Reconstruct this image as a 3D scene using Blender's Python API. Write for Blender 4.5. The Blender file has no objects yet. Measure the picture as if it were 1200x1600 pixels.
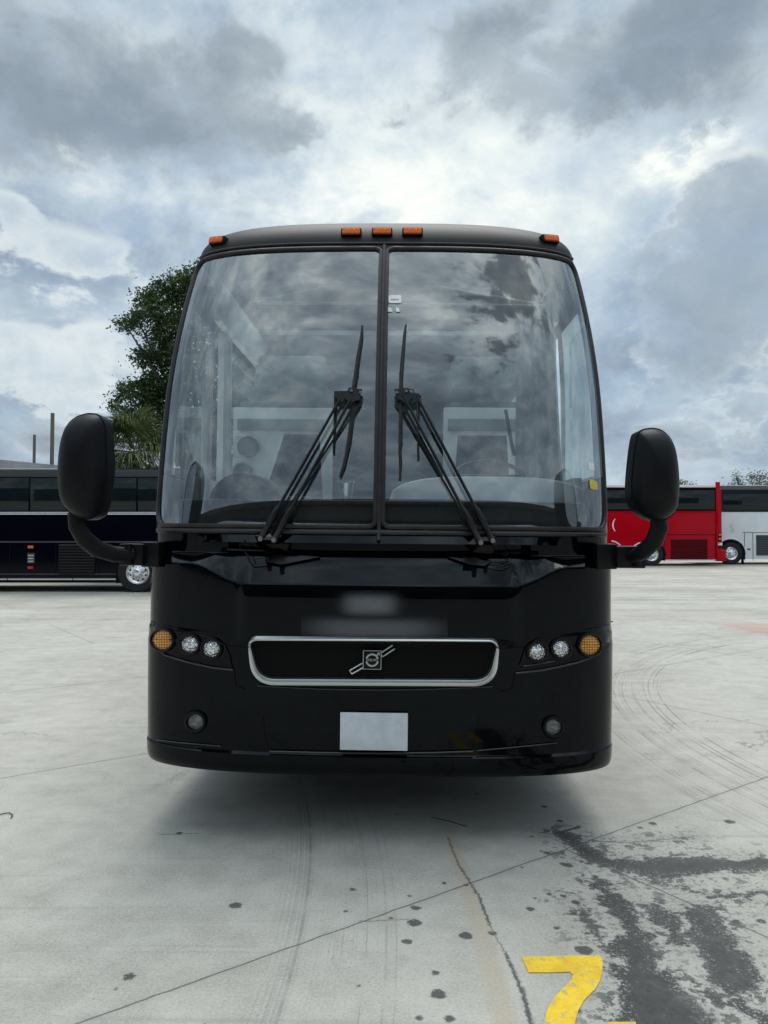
import bpy, bmesh, math, random
from mathutils import Vector, Matrix, Euler
random.seed(7)
R = math.radians
scene = bpy.context.scene
col = scene.collection

# ------------------------------------------------------------------ camera
F, CX, CY = 1202.0, 600.0, 800.0          # focal length and centre of the 1200x1600 photograph
EYE, HOR = 1.65, 828.0
cam_d = bpy.data.cameras.new('camera')
cam = bpy.data.objects.new('camera', cam_d)
col.objects.link(cam)
cam_d.sensor_fit = 'VERTICAL'
cam_d.sensor_height = 36.0
cam_d.lens = 36.0 * F / 1600.0
cam_d.clip_end = 5000
cam_d.clip_start = 0.05
cam.location = (0, 0, EYE)
PITCH = math.atan((HOR - CY) / F)
cam.rotation_euler = (R(90) + PITCH, 0, 0)
scene.camera = cam
CAMM = Matrix.Translation((0, 0, EYE)) @ Euler((R(90) + PITCH, 0, 0)).to_matrix().to_4x4()

# ------------------------------------------------------------------ view
scene.view_settings.view_transform = 'Standard'
scene.view_settings.look = 'None'
scene.view_settings.gamma = 1
scene.view_settings.exposure = 0.30
scene.cycles.max_bounces = 8
scene.cycles.transparent_max_bounces = 16
scene.cycles.caustics_reflective = False
scene.cycles.caustics_refractive = False

# ------------------------------------------------------------------ node helper
class NT:
    def __init__(s, tree):
        s.t = tree; s.t.nodes.clear()
    def n(s, typ, **kw):
        nd = s.t.nodes.new(typ)
        for k, v in kw.items():
            setattr(nd, k, v)
        return nd
    def link(s, a, b): s.t.links.new(a, b)
    def put(s, sock, v):
        if isinstance(v, bpy.types.NodeSocket): s.link(v, sock)
        elif v is not None: sock.default_value = v
    def m(s, op, a, b=None, c=None, clamp=False):
        nd = s.n('ShaderNodeMath', operation=op); nd.use_clamp = clamp
        s.put(nd.inputs[0], a); s.put(nd.inputs[1], b)
        if c is not None: s.put(nd.inputs[2], c)
        return nd.outputs[0]
    def v(s, op, a, b=None, sc=None):
        nd = s.n('ShaderNodeVectorMath', operation=op)
        s.put(nd.inputs[0], a)
        if b is not None: s.put(nd.inputs[1], b)
        if sc is not None: s.put(nd.inputs['Scale'], sc)
        return nd.outputs['Value'] if op in ('LENGTH', 'DOT_PRODUCT', 'DISTANCE') else nd.outputs[0]
    def noise(s, vec, scale, detail=4, rough=0.5, dist=0.0, out='Fac', dim='3D'):
        nd = s.n('ShaderNodeTexNoise', noise_dimensions=dim)
        if vec is not None: s.link(vec, nd.inputs['Vector'])
        nd.inputs['Scale'].default_value = scale; nd.inputs['Detail'].default_value = detail
        nd.inputs['Roughness'].default_value = rough; nd.inputs['Distortion'].default_value = dist
        return nd.outputs[out]
    def ramp(s, fac, stops, interp='LINEAR'):
        nd = s.n('ShaderNodeValToRGB'); cr = nd.color_ramp; cr.interpolation = interp
        while len(cr.elements) > 1: cr.elements.remove(cr.elements[-1])
        for i, (p, c) in enumerate(stops):
            e = cr.elements[0] if i == 0 else cr.elements.new(p)
            e.position = p; e.color = (c[0], c[1], c[2], 1) if not isinstance(c, (int, float)) else (c, c, c, 1)
        s.put(nd.inputs[0], fac); return nd.outputs[0]
    def step(s, x, lo, hi, a=0.0, b=1.0):
        nd = s.n('ShaderNodeMapRange', interpolation_type='SMOOTHSTEP')
        s.put(nd.inputs['Value'], x); s.put(nd.inputs['From Min'], lo); s.put(nd.inputs['From Max'], hi)
        nd.inputs['To Min'].default_value = a; nd.inputs['To Max'].default_value = b
        return nd.outputs[0]
    def mix(s, f, a, b):
        nd = s.n('ShaderNodeMix', data_type='RGBA')
        s.put(nd.inputs[0], f)
        s.put(nd.inputs[6], a if not isinstance(a, tuple) else (*a, 1)); s.put(nd.inputs[7], b if not isinstance(b, tuple) else (*b, 1))
        return nd.outputs[2]
    def comb(s, x, y, z=0.0):
        nd = s.n('ShaderNodeCombineXYZ'); s.put(nd.inputs[0], x); s.put(nd.inputs[1], y); s.put(nd.inputs[2], z); return nd.outputs[0]
    def sep(s, v):
        nd = s.n('ShaderNodeSeparateXYZ'); s.link(v, nd.inputs[0]); return nd.outputs

# ------------------------------------------------------------------ world
SUN_EL, SUN_AZ = R(62), R(6)          # the sun stands behind the clouds, beyond the coach
world = bpy.data.worlds.new("World"); scene.world = world; world.use_nodes = True
W_ = NT(world.node_tree)
tc = W_.n('ShaderNodeTexCoord').outputs['Generated']
x, y, z = W_.sep(tc)
el = W_.m('ARCSINE', z)
az = W_.m('ARCTAN2', x, y)
sky = W_.n('ShaderNodeTexSky', sky_type='NISHITA')
sky.sun_disc = False; sky.sun_elevation = SUN_EL; sky.sun_rotation = SUN_AZ
sky.dust_density = 1.0; sky.air_density = 1.0; sky.ozone_density = 1.5
# cloud layer coordinates: flattened towards the horizon like a real deck
zz = W_.m('ADD', W_.m('MAXIMUM', z, 0.0), 0.32)
lay = W_.v('DIVIDE', W_.comb(x, y, 0.0), W_.comb(zz, zz, 1.0))
warp = W_.noise(lay, 2.2, 5, 0.55, out='Color')
warpv = W_.v('SCALE', W_.v('SUBTRACT', warp, (0.5, 0.5, 0.5)), sc=0.55)
lay2 = W_.v('ADD', lay, warpv)
big = W_.noise(W_.v('ADD', lay2, (3.1, 0.4, 0.0)), 1.5, 9, 0.52)
fine = W_.noise(lay2, 6.0, 8, 0.6)
ang = W_.v('ADD', W_.comb(az, el, 0.0), W_.v('SCALE', W_.v('SUBTRACT', W_.noise(tc, 5.0, 9, 0.6, out='Color'), (0.5, 0.5, 0.5)), sc=0.30))
ax, ay, _az = W_.sep(ang)
def sky_blob(u, v, su, sv, amp, X=None, Y=None):
    """a soft region of cloud in one direction of the sky"""
    a = math.atan((u - 600) / F); e = math.atan((HOR - v) / F * math.cos(a))
    su, sv = su / F, sv / F
    dx = W_.m('MULTIPLY', W_.m('SUBTRACT', X or ax, a), 1 / su); dy = W_.m('MULTIPLY', W_.m('SUBTRACT', Y or ay, e), 1 / sv)
    g = W_.m('POWER', 2.718, W_.m('MULTIPLY', W_.m('ADD', W_.m('MULTIPLY', dx, dx), W_.m('MULTIPLY', dy, dy)), -1.0))
    return W_.m('MULTIPLY', g, amp)
def field(lst, X=None, Y=None):
    r_ = 0.0
    for b in lst: r_ = W_.m('ADD', r_, sky_blob(*b, X, Y))
    return r_
c0_ = W_.m('SUBTRACT', big, .5); c1_ = W_.m('SUBTRACT', fine, .5)
puff = W_.noise(W_.v('MULTIPLY', tc, (1, 1, 1.5)), 7.5, 12, .58, .35)
c3_ = W_.m('SUBTRACT', W_.noise(W_.v('MULTIPLY', tc, (1, 1, 1.3)), 19.0, 9, .62, .2), .5)
c2_ = W_.m('ADD', W_.m('SUBTRACT', puff, .5), W_.m('MULTIPLY', c3_, .38))
# thin bright veil behind everything, brightest where the sun stands
glow = field([(690, 290, 290, 150, .28), (560, 190, 420, 190, .22), (900, 330, 170, 110, .10), (1085, 243, 60, 26, .5)], W_.m('ADD', az, W_.m('MULTIPLY', c2_, .25)), W_.m('ADD', el, W_.m('MULTIPLY', c1_, .2)))
veil = W_.m('ADD', W_.m('ADD', W_.m('MULTIPLY', c0_, .8), W_.m('MULTIPLY', c2_, 1.2)), W_.m('ADD', glow, .33))
base_c = W_.ramp(veil, [(0.0, (.21, .27, .36)), (.25, (.31, .40, .51)), (.50, (.46, .555, .65)), (.75, (.66, .74, .78)), (1.0, (.84, .88, .87))])
# grey cloud deck
dk = field([(250, 205, 250, 70, .55), (60, 170, 180, 75, .35), (450, 225, 70, 30, .40), (330, 285, 60, 38, .32), (390, 40, 90, 45, .42), (300, 90, 80, 35, .25),
            (1050, 110, 90, 70, .30), (1150, 60, 120, 110, .42), (870, 120, 210, 55, .30), (900, 20, 260, 50, .26), (750, 30, 70, 50, .24), (660, 190, 60, 18, .30),
            (120, 60, 220, 60, .20), (60, 650, 200, 30, .36), (1130, 560, 170, 40, .25), (690, 330, 330, 120, -.35), (60, 400, 150, 100, -.3)])
A = W_.m('ADD', W_.m('ADD', dk, W_.m('MULTIPLY', c0_, 1.3)), W_.m('ADD', W_.m('MULTIPLY', c1_, .75), W_.m('MULTIPLY', c2_, .95)))
am = W_.step(A, .06, .40)
acol = W_.ramp(W_.m('ADD', W_.m('MULTIPLY', A, .9), W_.m('MULTIPLY', c2_, -.9)), [(.02, (.50, .58, .65)), (.28, (.34, .41, .48)), (.55, (.23, .29, .36)), (.9, (.165, .215, .285))])
ccol = W_.mix(W_.m('MULTIPLY', am, .92), base_c, acol)
# heaped clouds with bright rims
bf = field([(1120, 390, 125, 120, .62), (1090, 540, 110, 90, .55), (1190, 300, 60, 60, .3), (70, 400, 120, 55, .60), (150, 410, 50, 30, .25), (150, 520, 40, 25, .3), (50, 580, 140, 70, .55), (10, 320, 35, 30, .5),
            (1040, 680, 60, 24, .52), (1165, 695, 60, 24, .52), (1180, 640, 40, 20, .4), (150, 640, 60, 14, .3)], W_.m('ADD', az, W_.m('MULTIPLY', c1_, .12)), W_.m('ADD', el, W_.m('MULTIPLY', c2_, .10)))
B = W_.m('ADD', bf, W_.m('MULTIPLY', c2_, 1.25))
bm_ = W_.step(B, .22, .42)
shade = W_.m('ADD', W_.m('MULTIPLY', W_.m('SUBTRACT', B, .28), 1.15), W_.m('ADD', W_.m('MULTIPLY', W_.m('SUBTRACT', W_.noise(tc, 13, 9, .62), .5), 1.3), W_.m('MULTIPLY', c3_, .6)))
side = W_.step(az, -.05, .30)                # the clouds on the right stand against the light and are greyer
lit = W_.ramp(shade, [(0.0, (.64, .71, .76)), (.2, (.57, .65, .71)), (.5, (.46, .545, .63)), (.9, (.36, .44, .53))])
dim = W_.ramp(shade, [(0.0, (.50, .58, .65)), (.06, (.40, .48, .56)), (.35, (.31, .385, .47)), (.8, (.25, .32, .405))])
ccol = W_.mix(W_.m('MULTIPLY', bm_, .85), ccol, W_.mix(side, lit, dim))
rim_ = W_.m('MULTIPLY', W_.m('MULTIPLY', bm_, W_.step(B, .30, .42, 1.0, 0.0)), W_.step(field([(1085, 243, 110, 45, 1.0), (40, 345, 160, 50, .34), (1045, 665, 60, 22, .5), (90, 515, 100, 30, .34)], az, el), .15, .8))
ccol = W_.mix(W_.m('MULTIPLY', rim_, .8), ccol, (.86, .89, .89))
# the half of the sky across from the bright patch: heaped clouds seen lit, with deeper gaps
bk = W_.m('MULTIPLY', W_.step(y, .1, -.4), W_.ramp(W_.m('ADD', W_.m('ADD', W_.m('MULTIPLY', c0_, 2.0), W_.m('MULTIPLY', c2_, 2.0)), .5), [(.1, 1.0), (.45, 1.1), (.7, 1.25), (1, 1.4)]))
ccol = W_.v('SCALE', ccol, sc=W_.m('ADD', bk, W_.step(y, .1, -.4, 1.0, 0.0)))
ccol = W_.v('MULTIPLY', ccol, (1.0, .98, .935))
zen = W_.step(el, 0.62, 1.2, 1.0, 2.9)
ccol = W_.mix(W_.step(el, .62, 1.2, 0.0, 1.0), ccol, W_.v('MULTIPLY', ccol, (1.10, 1.0, .90)))
ccol = W_.v('SCALE', ccol, sc=zen)
# dark ragged cloud added out of view overhead, for a dark reflection in the windshield
def overhead(d, r0, r1): return W_.step(W_.m('ADD', W_.v('DISTANCE', tc, d), W_.m('MULTIPLY', W_.m('ADD', c2_, c1_), .55)), r0, r1, 1.0, 0.0)
oh = W_.m('MAXIMUM', overhead((.36, -.20, .91), .10, .20), overhead((.27, -.47, .84), .05, .12))
ccol = W_.mix(W_.m('MULTIPLY', oh, .66), ccol, (.17, .20, .24))
bg1 = W_.n('ShaderNodeBackground'); W_.link(sky.outputs[0], bg1.inputs[0]); bg1.inputs[1].default_value = 0.10
bg2 = W_.n('ShaderNodeBackground'); W_.link(ccol, bg2.inputs[0]); bg2.inputs[1].default_value = 1.0
mx = W_.n('ShaderNodeMixShader')
W_.link(W_.step(W_.m('ADD', fine, W_.m('MULTIPLY', big, 0.6)), 0.55, 0.85, 0.78, 1.0), mx.inputs[0])
W_.link(bg1.outputs[0], mx.inputs[1]); W_.link(bg2.outputs[0], mx.inputs[2])
W_.link(mx.outputs[0], W_.n('ShaderNodeOutputWorld').inputs[0])

sun_d = bpy.data.lights.new('sun', 'SUN'); sun_d.energy = 1.5; sun_d.angle = R(40); sun_d.color = (1, .97, .92)
sun = bpy.data.objects.new('sun', sun_d); col.objects.link(sun)
sdir = Vector((math.sin(SUN_AZ) * math.cos(SUN_EL), math.cos(SUN_AZ) * math.cos(SUN_EL), math.sin(SUN_EL)))
sun.rotation_euler = sdir.to_track_quat('Z', 'Y').to_euler()
sun.location = (0, 0, 30)

# ------------------------------------------------------------------ materials
def srgb(h):
    c = [int(h[i:i + 2], 16) / 255 for i in (0, 2, 4)]
    return tuple(v / 12.92 if v < .04045 else ((v + .055) / 1.055) ** 2.4 for v in c)
def mat(name, base, rough=0.5, metal=0.0, spec=0.5, var=0.0, vscale=8.0, bump=0.0, bscale=60.0, rvar=0.0, coat=0.0, emit=None, alpha=None, vcoord='Object'):
    m = bpy.data.materials.new(name); m.use_nodes = True
    N = NT(m.node_tree)
    p = N.n('ShaderNodeBsdfPrincipled'); o = N.n('ShaderNodeOutputMaterial'); N.link(p.outputs[0], o.inputs[0])
    t = N.n('ShaderNodeTexCoord').outputs[vcoord]
    if isinstance(base, str): base = srgb(base)
    p.inputs['Base Color'].default_value = (*base, 1)
    p.inputs['Roughness'].default_value = rough; p.inputs['Metallic'].default_value = metal
    p.inputs['Specular IOR Level'].default_value = spec
    p.inputs['Coat Weight'].default_value = coat
    nz = None
    if var or rvar:
        nz = N.noise(t, vscale, 6, 0.6)
    if var:
        f = N.step(nz, 0.3, 0.7)
        N.link(N.mix(f, tuple(c * (1 - var) for c in base), tuple(min(1, c * (1 + var)) for c in base)), p.inputs['Base Color'])
    if rvar:
        N.link(N.m('ADD', N.m('MULTIPLY', N.m('SUBTRACT', nz, 0.5), rvar * 2), rough, clamp=True), p.inputs['Roughness'])
    if bump:
        b = N.n('ShaderNodeBump'); b.inputs['Strength'].default_value = bump; b.inputs['Distance'].default_value = 0.01
        N.link(N.noise(t, bscale, 5, 0.6), b.inputs['Height']); N.link(b.outputs[0], p.inputs['Normal'])
    if emit:
        p.inputs['Emission Color'].default_value = (*emit[0], 1); p.inputs['Emission Strength'].default_value = emit[1]
    return m
def glass_mat(name, tint, refl, rough=0.0, wav=0.0, dirt=0.0):
    m = bpy.data.materials.new(name); m.use_nodes = True; N = NT(m.node_tree)
    t = N.n('ShaderNodeTexCoord').outputs['Object']
    tr = N.n('ShaderNodeBsdfTransparent'); tr.inputs[0].default_value = (*tint, 1)
    gl = N.n('ShaderNodeBsdfGlossy'); gl.inputs['Roughness'].default_value = rough; gl.inputs[0].default_value = (.93, .98, 1, 1)
    lw = N.n('ShaderNodeFresnel'); lw.inputs['IOR'].default_value = 1.5
    if wav:
        b = N.n('ShaderNodeBump'); b.inputs['Strength'].default_value = wav; b.inputs['Distance'].default_value = 0.02
        N.link(N.noise(t, 1.6, 2, 0.4), b.inputs['Height']); N.link(b.outputs[0], gl.inputs['Normal'])
    f = N.m('ADD', N.m('MULTIPLY', lw.outputs[0], 1.6), refl, clamp=True)
    mx = N.n('ShaderNodeMixShader'); N.link(f, mx.inputs[0]); N.link(tr.outputs[0], mx.inputs[1]); N.link(gl.outputs[0], mx.inputs[2])
    out = mx.outputs[0]
    if dirt:
        df = N.n('ShaderNodeBsdfDiffuse'); df.inputs[0].default_value = (.45, .48, .48, 1)
        m2 = N.n('ShaderNodeMixShader')
        dm = N.m('MULTIPLY', N.step(N.noise(t, 3.0, 8, 0.65), 0.35, 0.75), dirt)
        N.link(dm, m2.inputs[0]); N.link(out, m2.inputs[1]); N.link(df.outputs[0], m2.inputs[2]); out = m2.outputs[0]
    N.link(out, N.n('ShaderNodeOutputMaterial').inputs[0])
    return m

M = {}
M['paint'] = mat('black_gloss_paint', (.0015, .0017, .0026), rough=.05, spec=.17, rvar=.02, vscale=2.0)
next(n for n in M['paint'].node_tree.nodes if n.type == 'BSDF_PRINCIPLED').inputs['Specular Tint'].default_value = (.80, .90, 1.0, 1)
M['black'] = mat('black_satin_trim', (.005, .005, .006), rough=.38, spec=.2, rvar=.1, vscale=14)
M['rubber'] = mat('black_rubber', (.016, .016, .017), rough=.62, spec=.35, var=.3, vscale=18)
M['frame'] = mat('charcoal_seal', (.018, .0155, .016), rough=.42, spec=.35, var=.35, vscale=9)
M['frit'] = mat('black_glass_edge', (.003, .0035, .005), rough=.08, spec=.15)
M['mirror_shell'] = mat('textured_black_plastic', (.005, .005, .007), rough=.46, spec=.16, var=.2, vscale=20, bump=.08, bscale=420)
M['chrome'] = mat('polished_aluminium', (.72, .73, .75), rough=.16, metal=1, rvar=.08, vscale=30)
M['trimgrey'] = mat('grey_trim_highlight', (.045, .047, .05), rough=.35, spec=.4)  # grey for trim and for the painted highlights on the bumper lip
M['roofcap'] = mat('dull_black_roof', (.010, .011, .012), rough=.48, spec=.16, var=.12, vscale=5)
M['silver'] = mat('satin_silver', (.58, .61, .61), rough=.34, metal=1, rvar=.1, vscale=12)
M['lamp_body'] = mat('chrome_reflector', (.75, .76, .78), rough=.14, metal=1)
M['dark_metal'] = mat('black_painted_metal', (.006, .006, .007), rough=.33, spec=.3, rvar=.12, vscale=30)
M['pivot'] = mat('bare_steel', (.35, .36, .38), rough=.35, metal=1)
M['cavity'] = mat('unlit_black', (.004, .004, .004), rough=.8, spec=.15)
M['int_white'] = mat('pale_grey_moulding', (.88, .91, .90), rough=.5, var=.04, vscale=4)
M['int_grey'] = mat('mid_grey_moulding', (.27, .30, .31), rough=.55, var=.08, vscale=4)
M['int_dark'] = mat('dark_dash_plastic', (.018, .019, .022), rough=.55, var=.2, vscale=20)
M['speaker_cloth'] = mat('speaker_grey', (.16, .17, .18), rough=.8, bump=.3, bscale=300)
M['seat_cloth'] = mat('seat_fabric', (.05, .055, .065), rough=.9, var=.3, vscale=30, bump=.2, bscale=200)
M['curtain'] = mat('curtain_fabric', (.33, .35, .35), rough=.9, var=.15, vscale=6)
M['floor_vinyl'] = mat('grey_vinyl', (.12, .12, .12), rough=.6, var=.2)
M['white_lbl'] = mat('white_sticker', (.75, .77, .78), rough=.4)
M['red_ink'] = mat('red_ink', (.45, .03, .03), rough=.5)
M['yellow_lbl'] = mat('yellow_sticker', (.62, .50, .05), rough=.5, var=.2, vscale=60)
M['plate'] = mat('plate_white', (.60, .65, .70), rough=.35, var=.10, vscale=10)
M['decal'] = mat('grey_lettering', (.16, .17, .18), rough=.5)
M['tyre'] = mat('tyre_rubber', (.018, .018, .018), rough=.75, spec=.3, var=.35, vscale=30, bump=.2, bscale=80)
M['red'] = mat('red_paint', (.43, .002, .010), rough=.12, spec=.14, var=.06, vscale=1.2)
M['dark_red'] = mat('dark_red_mesh', (.10, .003, .007), spec=.1, rough=.5, var=.2, vscale=30)
M['white'] = mat('white_paint', (.74, .78, .80), rough=.16, spec=.5, var=.05, vscale=1.0)
M['offwhite'] = mat('white_roof', (.72, .74, .75), rough=.4, var=.06, vscale=2)
M['navy'] = mat('blue_black_paint', (.0015, .002, .006), rough=.10, spec=.13, rvar=.06, vscale=1.5)
M['darkglass'] = mat('smoked_window', (.007, .012, .014), rough=.05, spec=.34)
M['darkglass_far'] = mat('smoked_window_black', (.004, .005, .006), rough=.08, spec=.25)
M['red_lens'] = mat('red_lens', (.35, .01, .01), rough=.15, emit=((.8, .05, .02), .06))
M['amber'] = mat('amber_lens', (.82, .135, .010), rough=.18, spec=.5, var=.3, vscale=110)
M['pole'] = mat('weathered_wood', (.13, .12, .10), rough=.85, var=.25, vscale=12, bump=.3)
M['roof_metal'] = mat('grey_roof_sheet', (.30, .31, .32), rough=.6, var=.2, vscale=1.2)
M['wall'] = mat('painted_block', (.38, .38, .37), rough=.8, var=.1)
M['bark'] = mat('oak_bark', (.055, .045, .035), rough=.9, var=.4, vscale=12, bump=.5, bscale=30)
M['twig'] = mat('dry_twig', (.02, .017, .014), rough=.8)
M['yellow'] = None

def led_amber():
    m = bpy.data.materials.new('amber_led_lens'); m.use_nodes = True; N = NT(m.node_tree)
    t = N.n('ShaderNodeTexCoord').outputs['UV']
    vo = N.n('ShaderNodeTexVoronoi'); vo.inputs['Scale'].default_value = 7.5; vo.inputs['Randomness'].default_value = 0.12
    N.link(t, vo.inputs['Vector'])
    dot = N.step(vo.outputs['Distance'], 0.16, 0.36, 1.0, 0.0)
    p = N.n('ShaderNodeBsdfPrincipled')
    N.link(N.mix(dot, (.40, .13, .008), (.95, .60, .12)), p.inputs['Base Color'])
    p.inputs['Roughness'].default_value = .2
    N.link(p.outputs[0], N.n('ShaderNodeOutputMaterial').inputs[0]); return m
M['led_amber'] = led_amber()
def lens_clear():
    m = bpy.data.materials.new('faceted_lamp'); m.use_nodes = True; N = NT(m.node_tree)
    t = N.n('ShaderNodeTexCoord').outputs['Object']
    vo = N.n('ShaderNodeTexVoronoi'); vo.inputs['Scale'].default_value = 85.0
    N.link(t, vo.inputs['Vector'])
    p = N.n('ShaderNodeBsdfPrincipled'); p.inputs['Metallic'].default_value = .75
    N.link(N.ramp(vo.outputs['Color'], [(0, (.30, .31, .33)), (.5, (.70, .72, .74)), (1, (.95, .96, .97))]), p.inputs['Base Color'])
    p.inputs['Roughness'].default_value = .12
    b = N.n('ShaderNodeBump'); b.inputs['Strength'].default_value = .9; b.inputs['Distance'].default_value = .006
    N.link(vo.outputs['Distance'], b.inputs['Height']); N.link(b.outputs[0], p.inputs['Normal'])
    N.link(p.outputs[0], N.n('ShaderNodeOutputMaterial').inputs[0]); return m
M['lens'] = lens_clear()
M['fog_lens'] = mat('fog_lens', (.16, .17, .18), rough=.12, metal=.6, var=.5, vscale=60, bump=.6, bscale=90)
M['glass'] = glass_mat('windshield_glass', (.93, .975, .97), .085, wav=.006, dirt=.015)
M['side_glass'] = glass_mat('side_glass', (.80, .88, .86), .05)

def leaf_mat(name, c1, c2, scale=1.2):
    m = bpy.data.materials.new(name); m.use_nodes = True; N = NT(m.node_tree)
    t = N.n('ShaderNodeTexCoord').outputs['Object']
    f = N.m('ADD', N.m('MULTIPLY', N.noise(t, scale, 3, .6), .6), N.m('MULTIPLY', N.noise(t, scale * 14, 2, .6), .45))
    c = N.ramp(f, [(.35, c1), (.7, c2)])
    d = N.n('ShaderNodeBsdfDiffuse'); tl = N.n('ShaderNodeBsdfTranslucent')
    N.link(c, d.inputs[0]); N.link(c, tl.inputs[0])
    mx = N.n('ShaderNodeMixShader'); mx.inputs[0].default_value = .28
    N.link(d.outputs[0], mx.inputs[1]); N.link(tl.outputs[0], mx.inputs[2])
    g = N.n('ShaderNodeBsdfGlossy'); g.inputs['Roughness'].default_value = .45; g.inputs[0].default_value = (.5, .5, .5, 1)
    m2 = N.n('ShaderNodeMixShader'); m2.inputs[0].default_value = .06
    N.link(mx.outputs[0], m2.inputs[1]); N.link(g.outputs[0], m2.inputs[2])
    N.link(m2.outputs[0], N.n('ShaderNodeOutputMaterial').inputs[0]); return m
M['oak_leaf'] = leaf_mat('oak_leaves', (.009, .026, .007), (.075, .125, .030))
M['far_leaf'] = leaf_mat('far_leaves', (.022, .040, .018), (.07, .11, .045), .5)
M['palm_leaf'] = leaf_mat('palm_leaves', (.030, .052, .014), (.13, .17, .050), 2.5)

# ------------------------------------------------------------------ mesh helper
class MB:
    def __init__(s): s.v = []; s.f = []; s.uv = {}
    def add(s, vs, fs):
        o = len(s.v); s.v += [tuple(p) for p in vs]; s.f += [tuple(i + o for i in f) for f in fs]; return s
    def box(s, c, d, bev=0.0, rot=None):
        """box centred at c with full sizes d, optionally with chamfered edges"""
        bm = bmesh.new(); bmesh.ops.create_cube(bm, size=1)
        for v in bm.verts: v.co = Vector((v.co.x * d[0], v.co.y * d[1], v.co.z * d[2]))
        if bev: bmesh.ops.bevel(bm, geom=list(bm.edges), offset=bev, segments=2, affect='EDGES', profile=.6)
        if rot is not None: bmesh.ops.rotate(bm, verts=bm.verts, matrix=rot)
        for v in bm.verts: v.co += Vector(c)
        bm.verts.index_update()
        s.add([v.co for v in bm.verts], [[v.index for v in f.verts] for f in bm.faces]); bm.free(); return s
    def tube(s, pts, rad, n=8, cap=True, flat=None):
        """tube along pts; rad a number or list; flat=(vector, factor) squashes the section along the vector"""
        pts = [Vector(p) for p in pts]; k = len(pts)
        rad = rad if isinstance(rad, (list, tuple)) else [rad] * k
        base = len(s.v); up = None
        for i, p in enumerate(pts):
            t = (pts[min(i + 1, k - 1)] - pts[max(i - 1, 0)]).normalized()
            if up is None: up = t.orthogonal().normalized()
            up = (up - t * up.dot(t));
            up = up.normalized() if up.length > 1e-6 else t.orthogonal().normalized()
            b = t.cross(up)
            for j in range(n):
                a = 2 * math.pi * j / n
                o = (up * math.cos(a) + b * math.sin(a)) * rad[i]
                if flat: fv = Vector(flat[0]).normalized(); o -= fv * o.dot(fv) * (1 - flat[1])
                s.v.append(tuple(p + o))
        for i in range(k - 1):
            for j in range(n):
                a = base + i * n + j; b = base + i * n + (j + 1) % n
                s.f.append((a, b, b + n, a + n))
        if cap:
            s.f.append(tuple(base + j for j in reversed(range(n)))); s.f.append(tuple(base + (k - 1) * n + j for j in range(n)))
        return s
    def ring(s, pts, w, h, nrm):
        """closed band swept round pts; w half width in the surface, h half height along the normals nrm"""
        k = len(pts); base = len(s.v); prof = [(-1, -.6), (-.75, .7), (-.2, 1), (.2, 1), (.75, .7), (1, -.6)]
        for i in range(k):
            p = Vector(pts[i]); t = (Vector(pts[(i + 1) % k]) - Vector(pts[i - 1])).normalized(); nn = Vector(nrm[i]).normalized(); b = t.cross(nn).normalized()
            ww = w[i] if isinstance(w, list) else w
            for (a, c) in prof: s.v.append(tuple(p + b * ww * a + nn * h * c))
        m = len(prof)
        for i in range(k):
            for j in range(m):
                a = base + i * m + j; b = base + i * m + (j + 1) % m; c = base + ((i + 1) % k) * m + (j + 1) % m; d = base + ((i + 1) % k) * m + j
                s.f.append((a, d, c, b))
        return s
    def lathe(s, prof, c, axis='y', n=32, sgn=1):
        """prof: (radius, along) pairs turned about the axis through c"""
        base = len(s.v); c = Vector(c)
        for (r, a) in prof:
            for j in range(n):
                t = 2 * math.pi * j / n; u, w = r * math.cos(t), r * math.sin(t); a2 = a * sgn
                s.v.append(tuple(c + (Vector((u, a2, w)) if axis == 'y' else Vector((a2, u, w)) if axis == 'x' else Vector((u, w, a2)))))
        for i in range(len(prof) - 1):
            for j in range(n):
                a = base + i * n + j; b = base + i * n + (j + 1) % n; s.f.append((a, b, b + n, a + n))
        if prof[-1][0] > 1e-6: s.f.append(tuple(base + (len(prof) - 1) * n + j for j in range(n)))
        return s
    def build(s, name, material, parent=None, smooth=True, ang=35, fix=True):
        me = bpy.data.meshes.new(name); me.from_pydata(s.v, [], s.f); me.update()
        if s.uv:
            l = me.uv_layers.new(name='UVMap')
            for lp in me.loops: l.data[lp.index].uv = s.uv.get(lp.vertex_index, (0, 0))
        if fix:
            bm = bmesh.new(); bm.from_mesh(me); bmesh.ops.recalc_face_normals(bm, faces=bm.faces); bm.to_mesh(me); bm.free()
        if smooth:
            me.polygons.foreach_set('use_smooth', [True] * len(me.polygons)); me.set_sharp_from_angle(angle=R(ang))
        if isinstance(material, str): material = M[material]
        me.materials.append(material)
        o = bpy.data.objects.new(name, me); col.objects.link(o)
        if parent is not None: o.parent = parent
        return o
def tag(o, label=None, cat=None, group=None, kind=None):
    if label: o['label'] = label
    if cat: o['category'] = cat
    if group: o['group'] = group
    if kind: o['kind'] = kind
    return o
def empty(name, loc=(0, 0, 0), rot=(0, 0, 0)):
    o = bpy.data.objects.new(name, None); o.location = loc; o.rotation_euler = rot; o.empty_display_size = .2; col.objects.link(o); return o
def text_mb(txt, size, extrude=.002, spacing=1.0):
    cu = bpy.data.curves.new('t', 'FONT'); cu.body = txt; cu.size = size; cu.extrude = extrude; cu.align_x = 'CENTER'; cu.align_y = 'CENTER'; cu.space_character = spacing
    ob = bpy.data.objects.new('t', cu); me = bpy.data.meshes.new_from_object(ob)
    mb = MB().add([v.co for v in me.vertices], [list(p.vertices) for p in me.polygons])
    bpy.data.objects.remove(ob); bpy.data.curves.remove(cu); bpy.data.meshes.remove(me); return mb
def ray(u, v):
    """world direction through a point of the photograph"""
    d = Vector(((u - CX) / F, (CY - v) / F, -1)); return (CAMM.to_3x3() @ d).normalized()
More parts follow.
